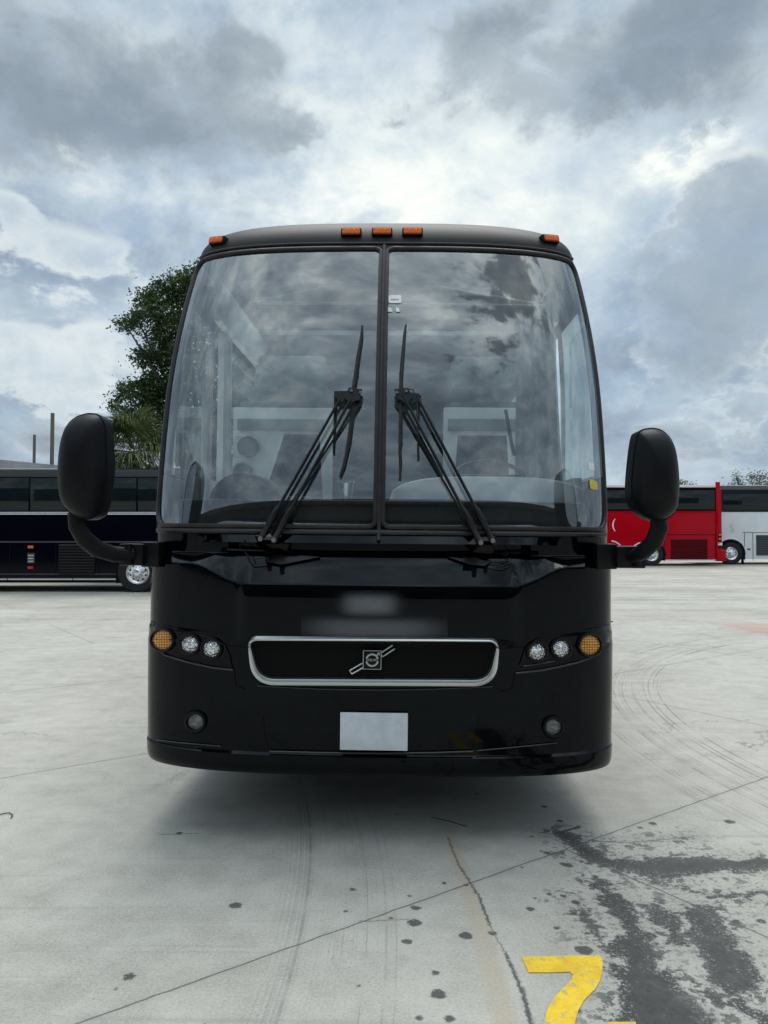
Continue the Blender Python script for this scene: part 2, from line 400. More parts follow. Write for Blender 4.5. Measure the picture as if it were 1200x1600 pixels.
def at(u, v, Y):
    d = ray(u, v); return Vector((0, 0, EYE)) + d * (Y / d.y)
def ground(u, v, zz=0.0):
    d = ray(u, v); return Vector((0, 0, EYE)) + d * ((zz - EYE) / d.z)

# ------------------------------------------------------------------ ground
def ground_material():
    m = bpy.data.materials.new('worn_concrete'); m.use_nodes = True; N = NT(m.node_tree)
    t = N.n('ShaderNodeTexCoord').outputs['Object']
    gx, gy, _ = N.sep(t)
    p2 = N.comb(gx, gy, 0.0)
    # base mottling
    a = N.noise(p2, .55, 6, .6); b = N.noise(p2, 5.0, 8, .65); c = N.noise(p2, 85.0, 6, .82)
    f = N.m('ADD', N.m('ADD', N.m('MULTIPLY', a, .26), N.m('MULTIPLY', b, .24)), N.m('MULTIPLY', c, .50))
    colr = N.ramp(f, [(.38, (.30, .285, .245)), (.46, (.395, .38, .335)), (.52, (.47, .455, .405)), (.62, (.57, .55, .495))])
    # trowel and tyre streaks: stretched noise in two directions
    def streak(angle, sx, sy, lo, hi):
        mp = N.n('ShaderNodeMapping'); mp.inputs['Rotation'].default_value = (0, 0, R(angle)); mp.inputs['Scale'].default_value = (sx, sy, 1)
        N.link(p2, mp.inputs[0]); return N.step(N.noise(mp.outputs[0], 1.0, 5, .6, .3), lo, hi)
    s1 = streak(-70, .25, 14, .56, .72); s2 = streak(35, .5, 9, .56, .74)
    colr = N.mix(N.m('MULTIPLY', s1, .26), colr, (.20, .20, .19))
    colr = N.mix(N.m('MULTIPLY', s2, .16), colr, (.60, .61, .58))
    # distance to shapes on the slab, edges broken by noise
    wob = N.v('SCALE', N.v('SUBTRACT', N.noise(p2, 9.0, 9, .72, out='Color'), (.5, .5, .5)), sc=.30)
    q = N.v('MULTIPLY', N.v('ADD', p2, wob), (1, 1, 0))
    wob2 = N.v('SCALE', N.v('SUBTRACT', N.noise(p2, 38.0, 5, .6, out='Color'), (.5, .5, .5)), sc=.035)
    q2 = N.v('MULTIPLY', N.v('ADD', p2, wob2), (1, 1, 0))
    def seg(P, a, b, r):
        A = Vector((a[0], a[1], 0)); B = Vector((b[0], b[1], 0)); BA = B - A
        pa = N.v('SUBTRACT', P, tuple(A)); h = N.m('MULTIPLY', N.v('DOT_PRODUCT', pa, tuple(BA)), 1 / max(1e-6, BA.dot(BA)), clamp=True)
        hb = N.v('SCALE', tuple(BA), sc=h)
        return N.m('SUBTRACT', N.v('DISTANCE', pa, hb), r)
    def G(u, v): g = ground(u, v); return (g.x, g.y)
    def union(lst):
        r = lst[0]
        for k in lst[1:]: r = N.m('MINIMUM', r, k)
        return r
    def path(P, pts, rs):
        return union([seg(P, G(*pts[i]), G(*pts[i + 1]), rs[i]) for i in range(len(pts) - 1)])
    # wide wet stains
    wet = union([
        path(q, [(885, 1308), (940, 1345), (1010, 1358), (1110, 1352), (1200, 1350), (1330, 1350)], [.065, .07, .095, .075, .06]),
        path(q, [(935, 1378), (955, 1405), (985, 1440), (1010, 1490)], [.03, .055, .05]),
        path(q, [(985, 1480), (1010, 1530), (1040, 1590), (1080, 1680)], [.075, .12, .16]),
        path(q, [(1095, 1430), (1130, 1490), (1150, 1535)], [.08, .09]),
        path(q, [(1035, 1425), (1058, 1470)], [.045]),
        path(q, [(1110, 1555), (1200, 1590)], [.035]),
        path(q, [(1000, 1530), (970, 1490)], [.02]),
        path(q, [(915, 1420), (930, 1465)], [.012]),
        path(q, [(1120, 1400), (1190, 1398)], [.03]),
        path(q, [(1000, 1375), (1100, 1395)], [.012]),
        path(q, [(930, 1440), (900, 1410)], [.008]),
        path(q2, [(905, 1312), (980, 1317), (1075, 1308)], [.006, .005]),
        path(q2, [(1085, 1415), (1130, 1420)], [.016])])
    wetm = N.step(wet, -.012, .010, 1.0, 0.0)
    hole = N.step(N.noise(p2, 75, 5, .75), .54, .60)          # dry grains showing through
    inner = N.step(wet, -.075, -.015, .0, 1.0)
    wetm = N.m('MULTIPLY', wetm, N.m('SUBTRACT', 1.0, N.m('MULTIPLY', hole, inner)))
    halo = N.step(wet, -.01, .16, 1.0, 0.0)
    spray = N.m('MULTIPLY', N.step(N.noise(p2, 30, 7, .72), .535, .56), N.step(wet, .0, .20, 1.0, 0.0))
    splash = N.m('MULTIPLY', N.step(N.noise(p2, 10, 7, .66), .555, .575), N.step(wet, .0, .26, 1.0, 0.0))
    wetm = N.m('MAXIMUM', wetm, N.m('MULTIPLY', splash, .85))
    # drips and spots
    sp = []
    for (u, v, w) in [(368, 1415, .028), (648, 1442, .03), (650, 1419, .022), (551, 1390, .015), (636, 1471, .022), (611, 1434, .010), (540, 1424, .010), (685, 1553, .028), (728, 1462, .028), (680, 1520, .016),
                      (694, 1380, .012), (728, 1383, .012), (202, 1526, .022), (180, 1546, .006), (855, 1333, .020), (880, 1350, .018), (887, 1352, .026), (878, 1340, .012), (845, 1330, .010), (831, 1307, .010), (815, 1355, .010),
                      (880, 1400, .016), (900, 1410, .020), (897, 1428, .014), (858, 1397, .012), (829, 1420, .018), (835, 1403, .010), (875, 1283, .02), (1020, 1287, .022), (1000, 1293, .016),
                      (770, 1458, .016), (913, 1485, .035), (1140, 1284, .030), (1090, 1365, .013), (982, 1363, .012), (702, 1592, .02), (905, 1580, .01), (870, 1450, .012), (745, 1240, .012),
                      (620, 1272, .008), (280, 1302, .02), (640, 1400, .01), (560, 1540, .008), (655, 1590, .012), (850, 1260, .02), (930, 1370, .016), (1068, 1389, .012), (1150, 1440, .018), (1190, 1440, .02)]:
        g = G(u, v); sp.append(N.m('SUBTRACT', N.v('DISTANCE', q2, (g[0], g[1], 0)), w * 1.0))
    sp.append(path(q2, [(700, 1308), (716, 1350), (748, 1400), (765, 1445), (790, 1490), (815, 1545), (836, 1620)], [.004, .005, .006, .002, .007, .008]))
    sp.append(path(q2, [(870, 1302), (905, 1292)], [.012])); sp.append(path(q2, [(250, 1304), (310, 1302)], [.003])); sp.append(path(q2, [(560, 1440), (640, 1436)], [.002]))
    spot = N.step(union(sp), -.006, .006, 1.0, 0.0)
    spot = N.m('MULTIPLY', spot, N.step(N.noise(p2, 70, 3, .6), .28, .42))
    # yellow brown leak trail
    trail = N.m('MULTIPLY', N.step(path(q2, [(700, 1300), (745, 1430), (800, 1640)], [.012, .02]), .0, .045, 1.0, 0.0), N.step(b, .35, .65, .35, 1))
    colr = N.mix(N.m('MULTIPLY', trail, .5), colr, (.42, .33, .20))
    colr = N.mix(N.m('MULTIPLY', halo, .25), colr, (.27, .27, .25))
    colr = N.mix(N.m('MULTIPLY', spray, .7), colr, (.13, .13, .125))
    colr = N.mix(N.m('MULTIPLY', wetm, .93), colr, N.mix(b, (.014, .014, .014), (.055, .054, .052)))
    colr = N.mix(N.m('MULTIPLY', spot, .88), colr, (.05, .052, .052))
    # joints of the slabs
    e1 = N.v('DOT_PRODUCT', p2, (.813, .582, 0)); e2 = N.v('DOT_PRODUCT', p2, (-.582, .813, 0))
    jw = N.m('MULTIPLY', N.m('SUBTRACT', N.noise(p2, 8, 4, .6), .5), .02)
    def joint(e, off, sp_):
        k = N.m('DIVIDE', N.m('SUBTRACT', N.m('ADD', e, jw), off), sp_); return N.m('MULTIPLY', N.m('ABSOLUTE', N.m('SUBTRACT', N.m('FRACT', N.m('ADD', k, .5)), .5)), sp_)
    row = N.m('FLOOR', N.m('DIVIDE', N.m('SUBTRACT', e2, 2.72), 2.95)); par = N.m('MULTIPLY', N.m('MODULO', N.m('ADD', row, 101.0), 2.0), 3.3)     # staggered rows of slabs
    jd = N.m('MINIMUM', joint(N.m('SUBTRACT', e1, par), 3.1, 6.6), joint(e2, 2.72, 2.95))
    jm = N.step(jd, .0022, .0060, 1.0, 0.0)
    colr = N.mix(N.m('MULTIPLY', jm, .78), colr, (.055, .055, .055))
    colr = N.mix(N.m('MULTIPLY', N.step(jd, .0, .05, 1.0, 0.0), .12), colr, (.2, .2, .19))
    # cracks
    vo = N.n('ShaderNodeTexVoronoi', feature='DISTANCE_TO_EDGE'); vo.inputs['Scale'].default_value = .42
    N.link(N.v('ADD', p2, N.v('SCALE', N.v('SUBTRACT', N.noise(p2, 1.6, 6, .65, out='Color'), (.5, .5, .5)), sc=1.1)), vo.inputs['Vector'])
    cr = N.m('MULTIPLY', N.step(vo.outputs['Distance'], .0015, .006, 1.0, 0.0), N.step(N.noise(p2, .5, 2, .5), .52, .60))
    colr = N.mix(N.m('MULTIPLY', cr, .55), colr, (.09, .09, .085))
    # curved tyre scrub marks to the right of the coach: concentric rings about a turning centre
    def scrub(cx, cy, r0, r1, x0, x1, freq, amt, c_):
        dd = N.v('DISTANCE', p2, (cx, cy, 0))
        inb = N.m('MULTIPLY', N.step(dd, r0, r0 + .12), N.step(dd, r1 - .12, r1, 1.0, 0.0))
        ln = N.noise(N.comb(N.m('MULTIPLY', dd, freq), N.m('MULTIPLY', gx, .35), 0.0), 1.0, 4, .7)
        k = N.m('MULTIPLY', inb, N.step(ln, .50, .64)); k = N.m('MULTIPLY', k, N.step(gx, x0, x1))
        k = N.m('MULTIPLY', k, N.step(N.noise(p2, 3.0, 5, .6), .30, .60))
        return N.mix(N.m('MULTIPLY', k, amt), c_, (.13, .13, .125))
    colr = scrub(8.6, 6.2, 5.9, 6.9, 1.0, 1.4, 34, .75, colr)
    colr = scrub(-9, 3.2, 8.5, 9.15, -3, -.6, 34, .48, colr)
    # far part of the yard: broader, warmer dirt
    farm = N.step(gy, 8.0, 20.0)
    colr = N.mix(N.m('MULTIPLY', N.m('MULTIPLY', farm, N.step(N.noise(p2, .5, 6, .7), .40, .62)), .40), colr, (.28, .24, .19))
    colr = N.mix(N.m('MULTIPLY', N.m('MULTIPLY', farm, streak(4, .2, 3.0, .52, .66)), .45), colr, (.17, .165, .155))
    # brick-red patch by the right edge
    g = G(1190, 982); rp = N.step(N.v('DISTANCE', N.v('MULTIPLY', q, (1, .5, 0)), (g[0], g[1] * .5, 0)), .25, .75, 1.0, 0.0)
    colr = N.mix(N.m('MULTIPLY', rp, .35), colr, (.42, .13, .08))
    # pits and grit
    pv = N.n('ShaderNodeTexVoronoi'); pv.inputs['Scale'].default_value = 34; N.link(q2, pv.inputs['Vector'])
    pit = N.m('MULTIPLY', N.step(pv.outputs['Distance'], .10, .16, 1.0, 0.0), N.step(N.noise(p2, 2.2, 5, .7), .50, .60))
    colr = N.mix(N.m('MULTIPLY', pit, .55), colr, (.12, .115, .105))
    hz_ = N.step(N.noise(p2, 1.3, 9, .78), .54, .66)
    colr = N.mix(N.m('MULTIPLY', hz_, .34), colr, (.25, .24, .215))
    pr = N.n('ShaderNodeBsdfPrincipled'); N.link(colr, pr.inputs['Base Color'])
    N.link(N.m('SUBTRACT', .78, N.m('MULTIPLY', wetm, .22)), pr.inputs['Roughness']); pr.inputs['Specular IOR Level'].default_value = .35
    bp = N.n('ShaderNodeBump'); bp.inputs['Strength'].default_value = .35; bp.inputs['Distance'].default_value = .006
    N.link(N.m('SUBTRACT', N.m('ADD', N.m('MULTIPLY', c, .5), N.m('MULTIPLY', b, .6)), N.m('MULTIPLY', jm, 1.2)), bp.inputs['Height']); N.link(bp.outputs[0], pr.inputs['Normal'])
    N.link(pr.outputs[0], N.n('ShaderNodeOutputMaterial').inputs[0]); return m
g = MB().add([(-900, -900, 0), (900, -900, 0), (900, 1500, 0), (-900, 1500, 0)], [(0, 1, 2, 3)]).build('ground', ground_material(), smooth=False)
tag(g, kind='structure')

def paint_yellow():
    m = bpy.data.materials.new('worn_yellow_paint'); m.use_nodes = True; N = NT(m.node_tree)
    t = N.n('ShaderNodeTexCoord').outputs['Object']
    p = N.n('ShaderNodeBsdfPrincipled'); n1 = N.noise(t, 30, 7, .7); n2 = N.noise(t, 9, 4, .6)
    wear = N.m('MULTIPLY', N.step(n1, .52, .60), N.step(n2, .40, .54))
    wear = N.m('MAXIMUM', wear, N.m('MULTIPLY', N.step(N.noise(t, 95, 4, .8), .60, .66), .8)); c = N.mix(N.step(N.noise(t, 7, 7, .7), .35, .65), (.92, .62, .025), (.72, .45, .020))
    N.link(N.mix(N.m('MULTIPLY', wear, .8), c, (.45, .38, .22)), p.inputs['Base Color'])
    p.inputs['Roughness'].default_value = .7
    N.link(p.outputs[0], N.n('ShaderNodeOutputMaterial').inputs[0]); return m
M['yellow'] = paint_yellow()
def ground_mark(px):
    """a painted character laid on the slab: outline with a real 2 mm film"""
    top = [ground(u, v, .004) for (u, v) in px]; n = len(top)
    bm = bmesh.new(); vs = [bm.verts.new(p) for p in top]; f = bm.faces.new(vs)
    r = bmesh.ops.extrude_face_region(bm, geom=[f])
    for e in r['geom']:
        if isinstance(e, bmesh.types.BMVert): e.co.z -= .003
    bmesh.ops.triangulate(bm, faces=[f_ for f_ in bm.faces if len(f_.verts) > 4]); bm.verts.index_update()
    mb = MB().add([v.co for v in bm.verts], [[v.index for v in f.verts] for f in bm.faces]); bm.free(); return mb
o = ground_mark([(815, 1495), (880, 1493), (938, 1493), (942, 1500), (941, 1520), (937, 1533), (930, 1545), (912, 1563), (903, 1580), (898, 1600), (895, 1640), (890, 1690), (840, 1690), (848, 1640),
                 (850, 1600), (855, 1578), (866, 1558), (884, 1540), (893, 1530), (895, 1523), (890, 1518), (860, 1519), (826, 1519)]).build('painted_numeral', M['yellow'], smooth=False)
tag(o, 'yellow painted 7 on the concrete beside the wet stain', 'ground marking')
o = ground_mark([(950, 1597), (993, 1596), (1000, 1640), (1004, 1690), (955, 1690), (952, 1640)]).build('painted_numeral', M['yellow'], smooth=False)
tag(o, 'top end of a second yellow painted character right of the 7', 'ground marking')

# ------------------------------------------------------------------ main coach
BUS_Y, BUS_YAW, BUS_ROLL = 3.95, R(-1.2), R(0.55)
BUS_X = -0.045
bus = empty('coach_bus', (BUS_X, BUS_Y, 0), (0, BUS_ROLL, BUS_YAW))
tag(bus, 'glossy black coach seen head-on with split windshield, two wipers and silver-framed grille, nearest of all', 'coach')
BM = Matrix.Translation((BUS_X, BUS_Y, 0)) @ Euler((0, BUS_ROLL, BUS_YAW)).to_matrix().to_4x4()
BI = BM.inverted()
ZG0, ZG1 = 1.652, 3.385
def lerp_tab(tab, z):
    if z <= tab[0][0]: return tab[0][1]
    for i in range(len(tab) - 1):
        if z <= tab[i + 1][0]:
            a, b = tab[i], tab[i + 1]; return a[1] + (b[1] - a[1]) * (z - a[0]) / (b[0] - a[0])
    return tab[-1][1]
def sst(x, a, b):
    t = max(0, min(1, (x - a) / (b - a))); return t * t * (3 - 2 * t)
def halfw(z):
    if z > 3.41:
        u = min(1, (z - 3.41) / .29); return 1.235 - (1 - math.sqrt(max(0, 1 - u * u))) * .33
    w = 1.295 if z < 2.4 else 1.295 - .060 * ((z - 2.4) / 1.01) ** 1.8
    return w + .007 * (1 - sst(z, 1.10, 1.125))
def prof(z, x):
    ax_ = abs(x)
    if z >= 1.65:
        if z <= 3.41: d = z - 1.65; return .10 + .10 * d + .145 * d * d
        u = min(1, (z - 3.41) / .29); return .725 + .10 * u + (1 - math.sqrt(max(0, 1 - u * u))) * .50
    if z >= 1.05:
        zc = 1.365 + .10 * sst(ax_, .70, 1.0) * (1 if ax_ > .7 else 0)      # the crease of the hood climbs towards the corners
        k = 1 - sst(ax_, .74, 1.05)
        top = .105
        if z <= zc: base = .006 + .012 * (1 - k)
        elif z < 1.522: base = -.0 + .006 + .012 * (1 - k) + (top - .006 - .012 * (1 - k)) * (z - zc) / (1.522 - zc)
        else:
            base = top - .005 * (z - 1.522) / .13
            kc = 1 - sst(ax_, .80, .98)                                  # the cowl over the slot leans back
            if z >= 1.577: base = base * (1 - kc) + kc * (.052 + .048 * (z - 1.577) / .073)
        if 1.522 < z < 1.577 and ax_ < .80: base += .085                   # wiper slot
        return base - .028 * (1 - sst(ax_, .66, .76)) * (1 - sst(z, 1.30, 1.50)) * sst(z, 1.05, 1.10)
    return lerp_tab([(.365, .11), (.38, .05), (.40, .030), (.43, .018), (.485, .012), (.497, .026), (.62, .019), (.80, .012), (1.05, .006)], z)
PEXP, CD = 2.9, .46
def depth(x, z):
    w = halfw(z); t = min(1.0, abs(x) / w)
    return prof(z, x) + CD * (1 - (1 - t ** PEXP) ** (1 / PEXP))
def S(th, z):
    """point of the front surface at plan angle th (-90..90 degrees) and height z"""
    w = halfw(z); s, c = math.sin(abs(th)), math.cos(th)
    t = s ** (2 / PEXP); x_ = math.copysign(w * t, th); return Vector((x_, prof(z, x_) + CD * (1 - max(0, c) ** (2 / PEXP)), z))
def nrm(x, z):
    e = .004; a = depth(x + e, z) - depth(x - e, z); b = depth(x, z + e) - depth(x, z - e)
    return Vector((a / (2 * e), -1, b / (2 * e))).normalized()
def on(u, v, off=0.0):
    """point of the coach front seen at (u, v) of the photograph, lifted off the surface by off"""
    o = BI @ Vector((0, 0, EYE)); d = (BI.to_3x3() @ ray(u, v)).normalized()
    lo, hi = 3.0, 8.0
    for _ in range(44):
        mid = (lo + hi) / 2; p = o + d * mid
        if abs(p.x) < halfw(p.z) and p.y - depth(p.x, p.z) + off < 0: lo = mid
        elif abs(p.x) >= halfw(p.z): hi = mid
        else: hi = mid
    p = o + d * lo; return p
def bat(u, v, yl):
    """point at local depth yl behind the coach's front line, seen at (u, v)"""
    o = BI @ Vector((0, 0, EYE)); d = (BI.to_3x3() @ ray(u, v)).normalized(); return o + d * ((yl - o.y) / d.y)

# body shell
rows = []
zz_ = .365
marks = [.365, .38, .40, .415, .43, .455, .485, .497, .52] + [.52 + .04 * i for i in range(1, 14)] + [1.05 + .0125 * i for i in range(1, 19)] + [1.28 + .006 * i for i in range(0, 41)] + [ 1.524, 1.55, 1.575, 1.579, 1.61, 1.635, ZG0] + \
        [ZG0 + (ZG1 - ZG0) * i / 46 for i in range(1, 47)] + [3.40, 3.41] + [round(3.41 + .29 * math.sin(math.pi / 2 * i / 22), 4) for i in range(1, 23)]
rows = sorted(set(round(m_, 4) for m_ in marks))
NH = 170
ths = [math.radians(90) * (1 - (1 - i / NH) ** 1.0) for i in range(NH + 1)]
ths = [-t for t in reversed(ths)] + ths[1:]
TG = R(75)                                            # plan angle at which the windshield ends
BACK = [1.75, 2.25, 2.75, 3.25, 4.25, 5.25, 6.5, 8, 9.5, 11, 12]
vs, fs = [], []
def side_ys(z):
    s0 = prof(z, 1.29) + CD; e = max(1.6, s0 + .1); return [s0 + (e - s0) * k / 6 for k in range(1, 7)] + [max(yb, e + .02 * (i + 1)) for i, yb in enumerate(BACK)]
ncol = None
for z_ in rows:
    w = halfw(z_); ys = side_ys(z_)
    line = [Vector((-w, yy, z_)) for yy in reversed(ys)] + [S(t, z_) for t in ths] + [Vector((w, yy, z_)) for yy in ys]
    ncol = len(line); vs += line
ns = 6 + len(BACK)
WIN_Z = (1.98, 3.08)
for r in range(len(rows) - 1):
    zc_ = (rows[r] + rows[r + 1]) / 2
    for c in range(ncol - 1):
        if ZG0 - 1e-4 <= rows[r] and rows[r + 1] <= ZG1 + 1e-4:
            k = c - ns
            if 0 <= k < len(ths) - 1 and abs((ths[k] + ths[k + 1]) / 2) < TG: continue
        if WIN_Z[0] < zc_ < WIN_Z[1]:
            j = (ns - 1 - c) if c < ns else (c - (ns + len(ths) - 1) if c >= ns + len(ths) - 1 else -1)   # side column counted from the corner
            if 1 <= j <= 5 or j >= 7: continue
        a = r * ncol + c; fs.append((a, a + 1, a + 1 + ncol, a + ncol))
top = (len(rows) - 1) * ncol
for c in range(ncol // 2):
    if c < ns and 1.88 < vs[top + c].y < 2.8 and 1.88 < vs[top + c + 1].y: continue          # glazed opening added in the unseen roof to light the cabin
    fs.append((top + c, top + c + 1, top + ncol - 2 - c, top + ncol - 1 - c))
for r in range(len(rows) - 1): fs.append((r * ncol, (r + 1) * ncol, (r + 1) * ncol + ncol - 1, r * ncol + ncol - 1))
for c in range(ncol // 2): fs.append((c + 1, c, ncol - 1 - c, ncol - 2 - c))
LIGHT_HATCH = MB(); LIGHT_HATCH.v = [(-.88, 1.89, 3.703), (.88, 1.89, 3.703), (.88, 2.77, 3.703), (-.88, 2.77, 3.703)]; LIGHT_HATCH.f = [(0, 1, 2, 3)]; LIGHT_HATCH.build('added_light_hatch', 'side_glass', bus, smooth=False)  # pane over the roof opening added for cabin light
nlow = [f for f in fs if max(vs[i].z for i in f) < 3.42]; nup = [f for f in fs if not max(vs[i].z for i in f) < 3.42]
def compact(fl):
    used_ = sorted({i for f in fl for i in f}); mp = {a: b for b, a in enumerate(used_)}
    return MB().add([vs[i] for i in used_], [[mp[i] for i in f] for f in fl])
body = compact(nlow).build('body', 'paint', bus, ang=24, fix=False)
compact(nup).build('roof', 'roofcap', bus, ang=24, fix=False)

def pane(th0, th1, z0, z1, name, m_, parent, off=-.004, nx=50, nz=50):
    v_, f_ = [], []
    for j in range(nz + 1):
        for i in range(nx + 1):
            z = z0 + (z1 - z0) * j / nz; p = S(th0 + (th1 - th0) * i / nx, z); v_.append(p + Vector((0, -off, 0)) if abs(p.x) < 1.1 else p + Vector((-math.copysign(off * -.7, p.x), -off * .7, 0)))
    for j in range(nz):
        for i in range(nx): a = j * (nx + 1) + i; f_.append((a, a + 1, a + nx + 2, a + nx + 1))
    return MB().add(v_, f_).build(name, m_, parent, fix=False)
glassL = pane(-TG - .02, -R(.0), ZG0 - .01, ZG1 + .01, 'windshield', 'glass', bus)
glassR = pane(R(.0), TG + .02, ZG0 - .01, ZG1 + .01, 'windshield', 'glass', bus)
glassR['label'] = 'windshield pane with a small white sticker in its upper corner'

# rounded opening of each pane, in the photograph then laid on the glass
def rrect(px, rad, n=7):
    """round the corners of a pixel polygon"""
    out = []
    k = len(px)
    for i in range(k):
        p = Vector(px[i]); a = (Vector(px[i - 1]) - p); b = (Vector(px[(i + 1) % k]) - p)
        r = min(rad[i] if isinstance(rad, list) else rad, a.length * .45, b.length * .45); a.normalize(); b.normalize()
        p0, p1 = p + a * r, p + b * r
        if r < 1: out.append(tuple(p)); continue
        for j in range(n + 1):
            t = j / n; out.append(tuple(p0 * (1 - t) ** 2 + p * 2 * t * (1 - t) + p1 * t * t))
    return out
def dens(px, step=12):
    out = []
    for i in range(len(px)):
        a, b = Vector(px[i]), Vector(px[(i + 1) % len(px)]); n = max(1, int((b - a).length / step))
        for j in range(n): out.append(tuple(a + (b - a) * j / n))
    return out
def band(px, w, h, off, name, m_, parent, step=12):
    pts = dens(px, step); P3 = [on(u, v, off) for u, v in pts]; NN = [nrm(p.x, p.z) for p in P3]
    return MB().ring(P3, w, h, NN).build(name, m_, parent)
def thz(rect_th, r_th, r_z, n=8):
    """rounded rectangle in (angle, height)"""
    (a0, a1, z0, z1) = rect_th; pts = []
    for (ca, cz, sa, sz, q0) in [(a1, z1, -1, -1, 0), (a0, z1, 1, -1, 90), (a0, z0, 1, 1, 180), (a1, z0, -1, 1, 270)]:
        rr = r_th if abs(ca) > .5 else .010
        rz = r_z if abs(ca) > .5 else r_z * .3
        for j in range(n + 1):
            a = R(q0 + 90 * j / n); pts.append((ca + sa * rr + rr * math.cos(a), cz + sz * rz + rz * math.sin(a)))
    out = []
    for i in range(len(pts)):
        a, b = pts[i], pts[(i + 1) % len(pts)]; k = max(1, int(max(abs(b[0] - a[0]) / .05, abs(b[1] - a[1]) / .05)))
        for j in range(k): out.append((a[0] + (b[0] - a[0]) * j / k, a[1] + (b[1] - a[1]) * j / k))
    return out
frame = []
for sg in (-1, 1):
    rect = (min(sg * .0022, sg * (TG - .035)), max(sg * .0022, sg * (TG - .035)), ZG0 + .012, ZG1 - .022)
    inner = thz(rect, .16, .11)
    P3 = [S(a, z) for a, z in inner]; NN = [nrm(max(-1.28, min(1.28, p.x)) * .995, p.z) for p in P3]
    fr = MB().ring([p + n_ * .004 for p, n_ in zip(P3, NN)], .013, .010, NN)
    fr.build('windshield_seal', 'frame', bus)
    # printed black edge between the rounded seal and the body
    outer = []
    R0 = (min(0, sg * (TG + .01)), max(0, sg * (TG + .01)), ZG0 - .004, ZG1 + .004)
    cxm, czm = (rect[0] + rect[1]) / 2, (rect[2] + rect[3]) / 2; hw, hh = (rect[1] - rect[0]) / 2, (rect[3] - rect[2]) / 2
    for a, z in inner:
        dx, dz = (a - cxm) / hw, (z - czm) / hh; k = 1 / max(abs(dx), abs(dz)); ax_, az_ = dx * k, dz * k
        outer.append(((R0[0] + R0[1]) / 2 + ax_ * (R0[1] - R0[0]) / 2, (R0[2] + R0[3]) / 2 + az_ * (R0[3] - R0[2]) / 2))
    fb = MB(); n = len(inner); lay_n = 4
    for k in range(lay_n + 1):
        for i in range(n):
            a = inner[i][0] + (outer[i][0] - inner[i][0]) * k / lay_n; z = inner[i][1] + (outer[i][1] - inner[i][1]) * k / lay_n
            p = S(a, z); fb.v.append(tuple(p + Vector((math.copysign(.002, p.x) * min(1, abs(p.x)), -.003, 0))))
    for k in range(lay_n):
        for i in range(n): fb.f.append((k * n + i, k * n + (i + 1) % n, (k + 1) * n + (i + 1) % n, (k + 1) * n + i))
    fb.build('windshield_border', 'frit', bus)
# centre post and the long sill under the glass
pts = [S(0, ZG0 + (ZG1 - ZG0) * i / 30) for i in range(-1, 31)]
MB().tube([p + Vector((0, -.010, 0)) for p in pts], .011, 10, flat=((0, 1, 0), .8)).build('centre_post', 'frame', bus)
pts = [S(R(a), 1.636) for a in [-70 + 140 * i / 80 for i in range(81)]]
MB().tube([p + nrm(p.x * .99, 1.66) * .004 for p in pts], .015, 8).build('windshield_sill', 'frame', bus)
pts = [S(R(a), ZG1 + .014) for a in [-73 + 146 * i / 80 for i in range(81)]]
MB().tube([p + nrm(p.x * .99, 3.40) * .004 for p in pts], .010, 8).build('roof_seal', 'frame', bus)

# patches laid on the front surface
def patch(px, off, thick=.010, rings=6, centre=None, dome=0.0, uv=False):
    px = [Vector(p) for p in px]; c = Vector(centre) if centre else sum(px, Vector((0, 0))) / len(px)
    mb = MB(); n = len(px)
    for k in range(rings + 1):
        t = k / rings
        for p in px:
            q = c + (p - c) * (1 - t); mb.v.append(tuple(on(q.x, q.y, off + dome * (1 - (1 - t) ** 2)))); mb.uv[len(mb.v) - 1] = tuple(((p - c) * (1 - t) / max(1, (p - c).length) * .5 + Vector((.5, .5)))) if uv else (0, 0)
    for k in range(rings):
        for i in range(n): mb.f.append((k * n + i, k * n + (i + 1) % n, (k + 1) * n + (i + 1) % n, (k + 1) * n + i))
    b = len(mb.v)
    for p in px: mb.v.append(tuple(on(p.x, p.y, off - thick)))
    for i in range(n): mb.f.append((b + i, b + (i + 1) % n, (i + 1) % n, i))
    if not uv: mb.uv = {}
    return mb
def circ(u, v, r, n=28, ry=None): return [(u + r * math.cos(2 * math.pi * i / n), v + (ry or r) * math.sin(2 * math.pi * i / n)) for i in range(n)]

# grille: silver surround, dark insert, emblem
gi = dens(rrect([(392, 1000), (776, 1004), (764, 1060), (408, 1058)], [10, 10, 22, 22]), 10)
patch(gi, .003, rings=5).build('grille', 'cavity', bus)
gr = dens(rrect([(388, 997.5), (779, 1000.5), (769, 1067), (400, 1065)], [16, 16, 34, 34], 9), 9)
ws = []
for (u, v) in gr:
    b_ = sst(v, 1003, 1058); ws.append(.0085 + .0125 * b_)
P3 = [on(u, v, .012) for u, v in gr]; NN = [nrm(p.x, p.z) for p in P3]
surround = MB().ring(P3, ws, .016, NN).build('grille_surround', 'silver', bus)
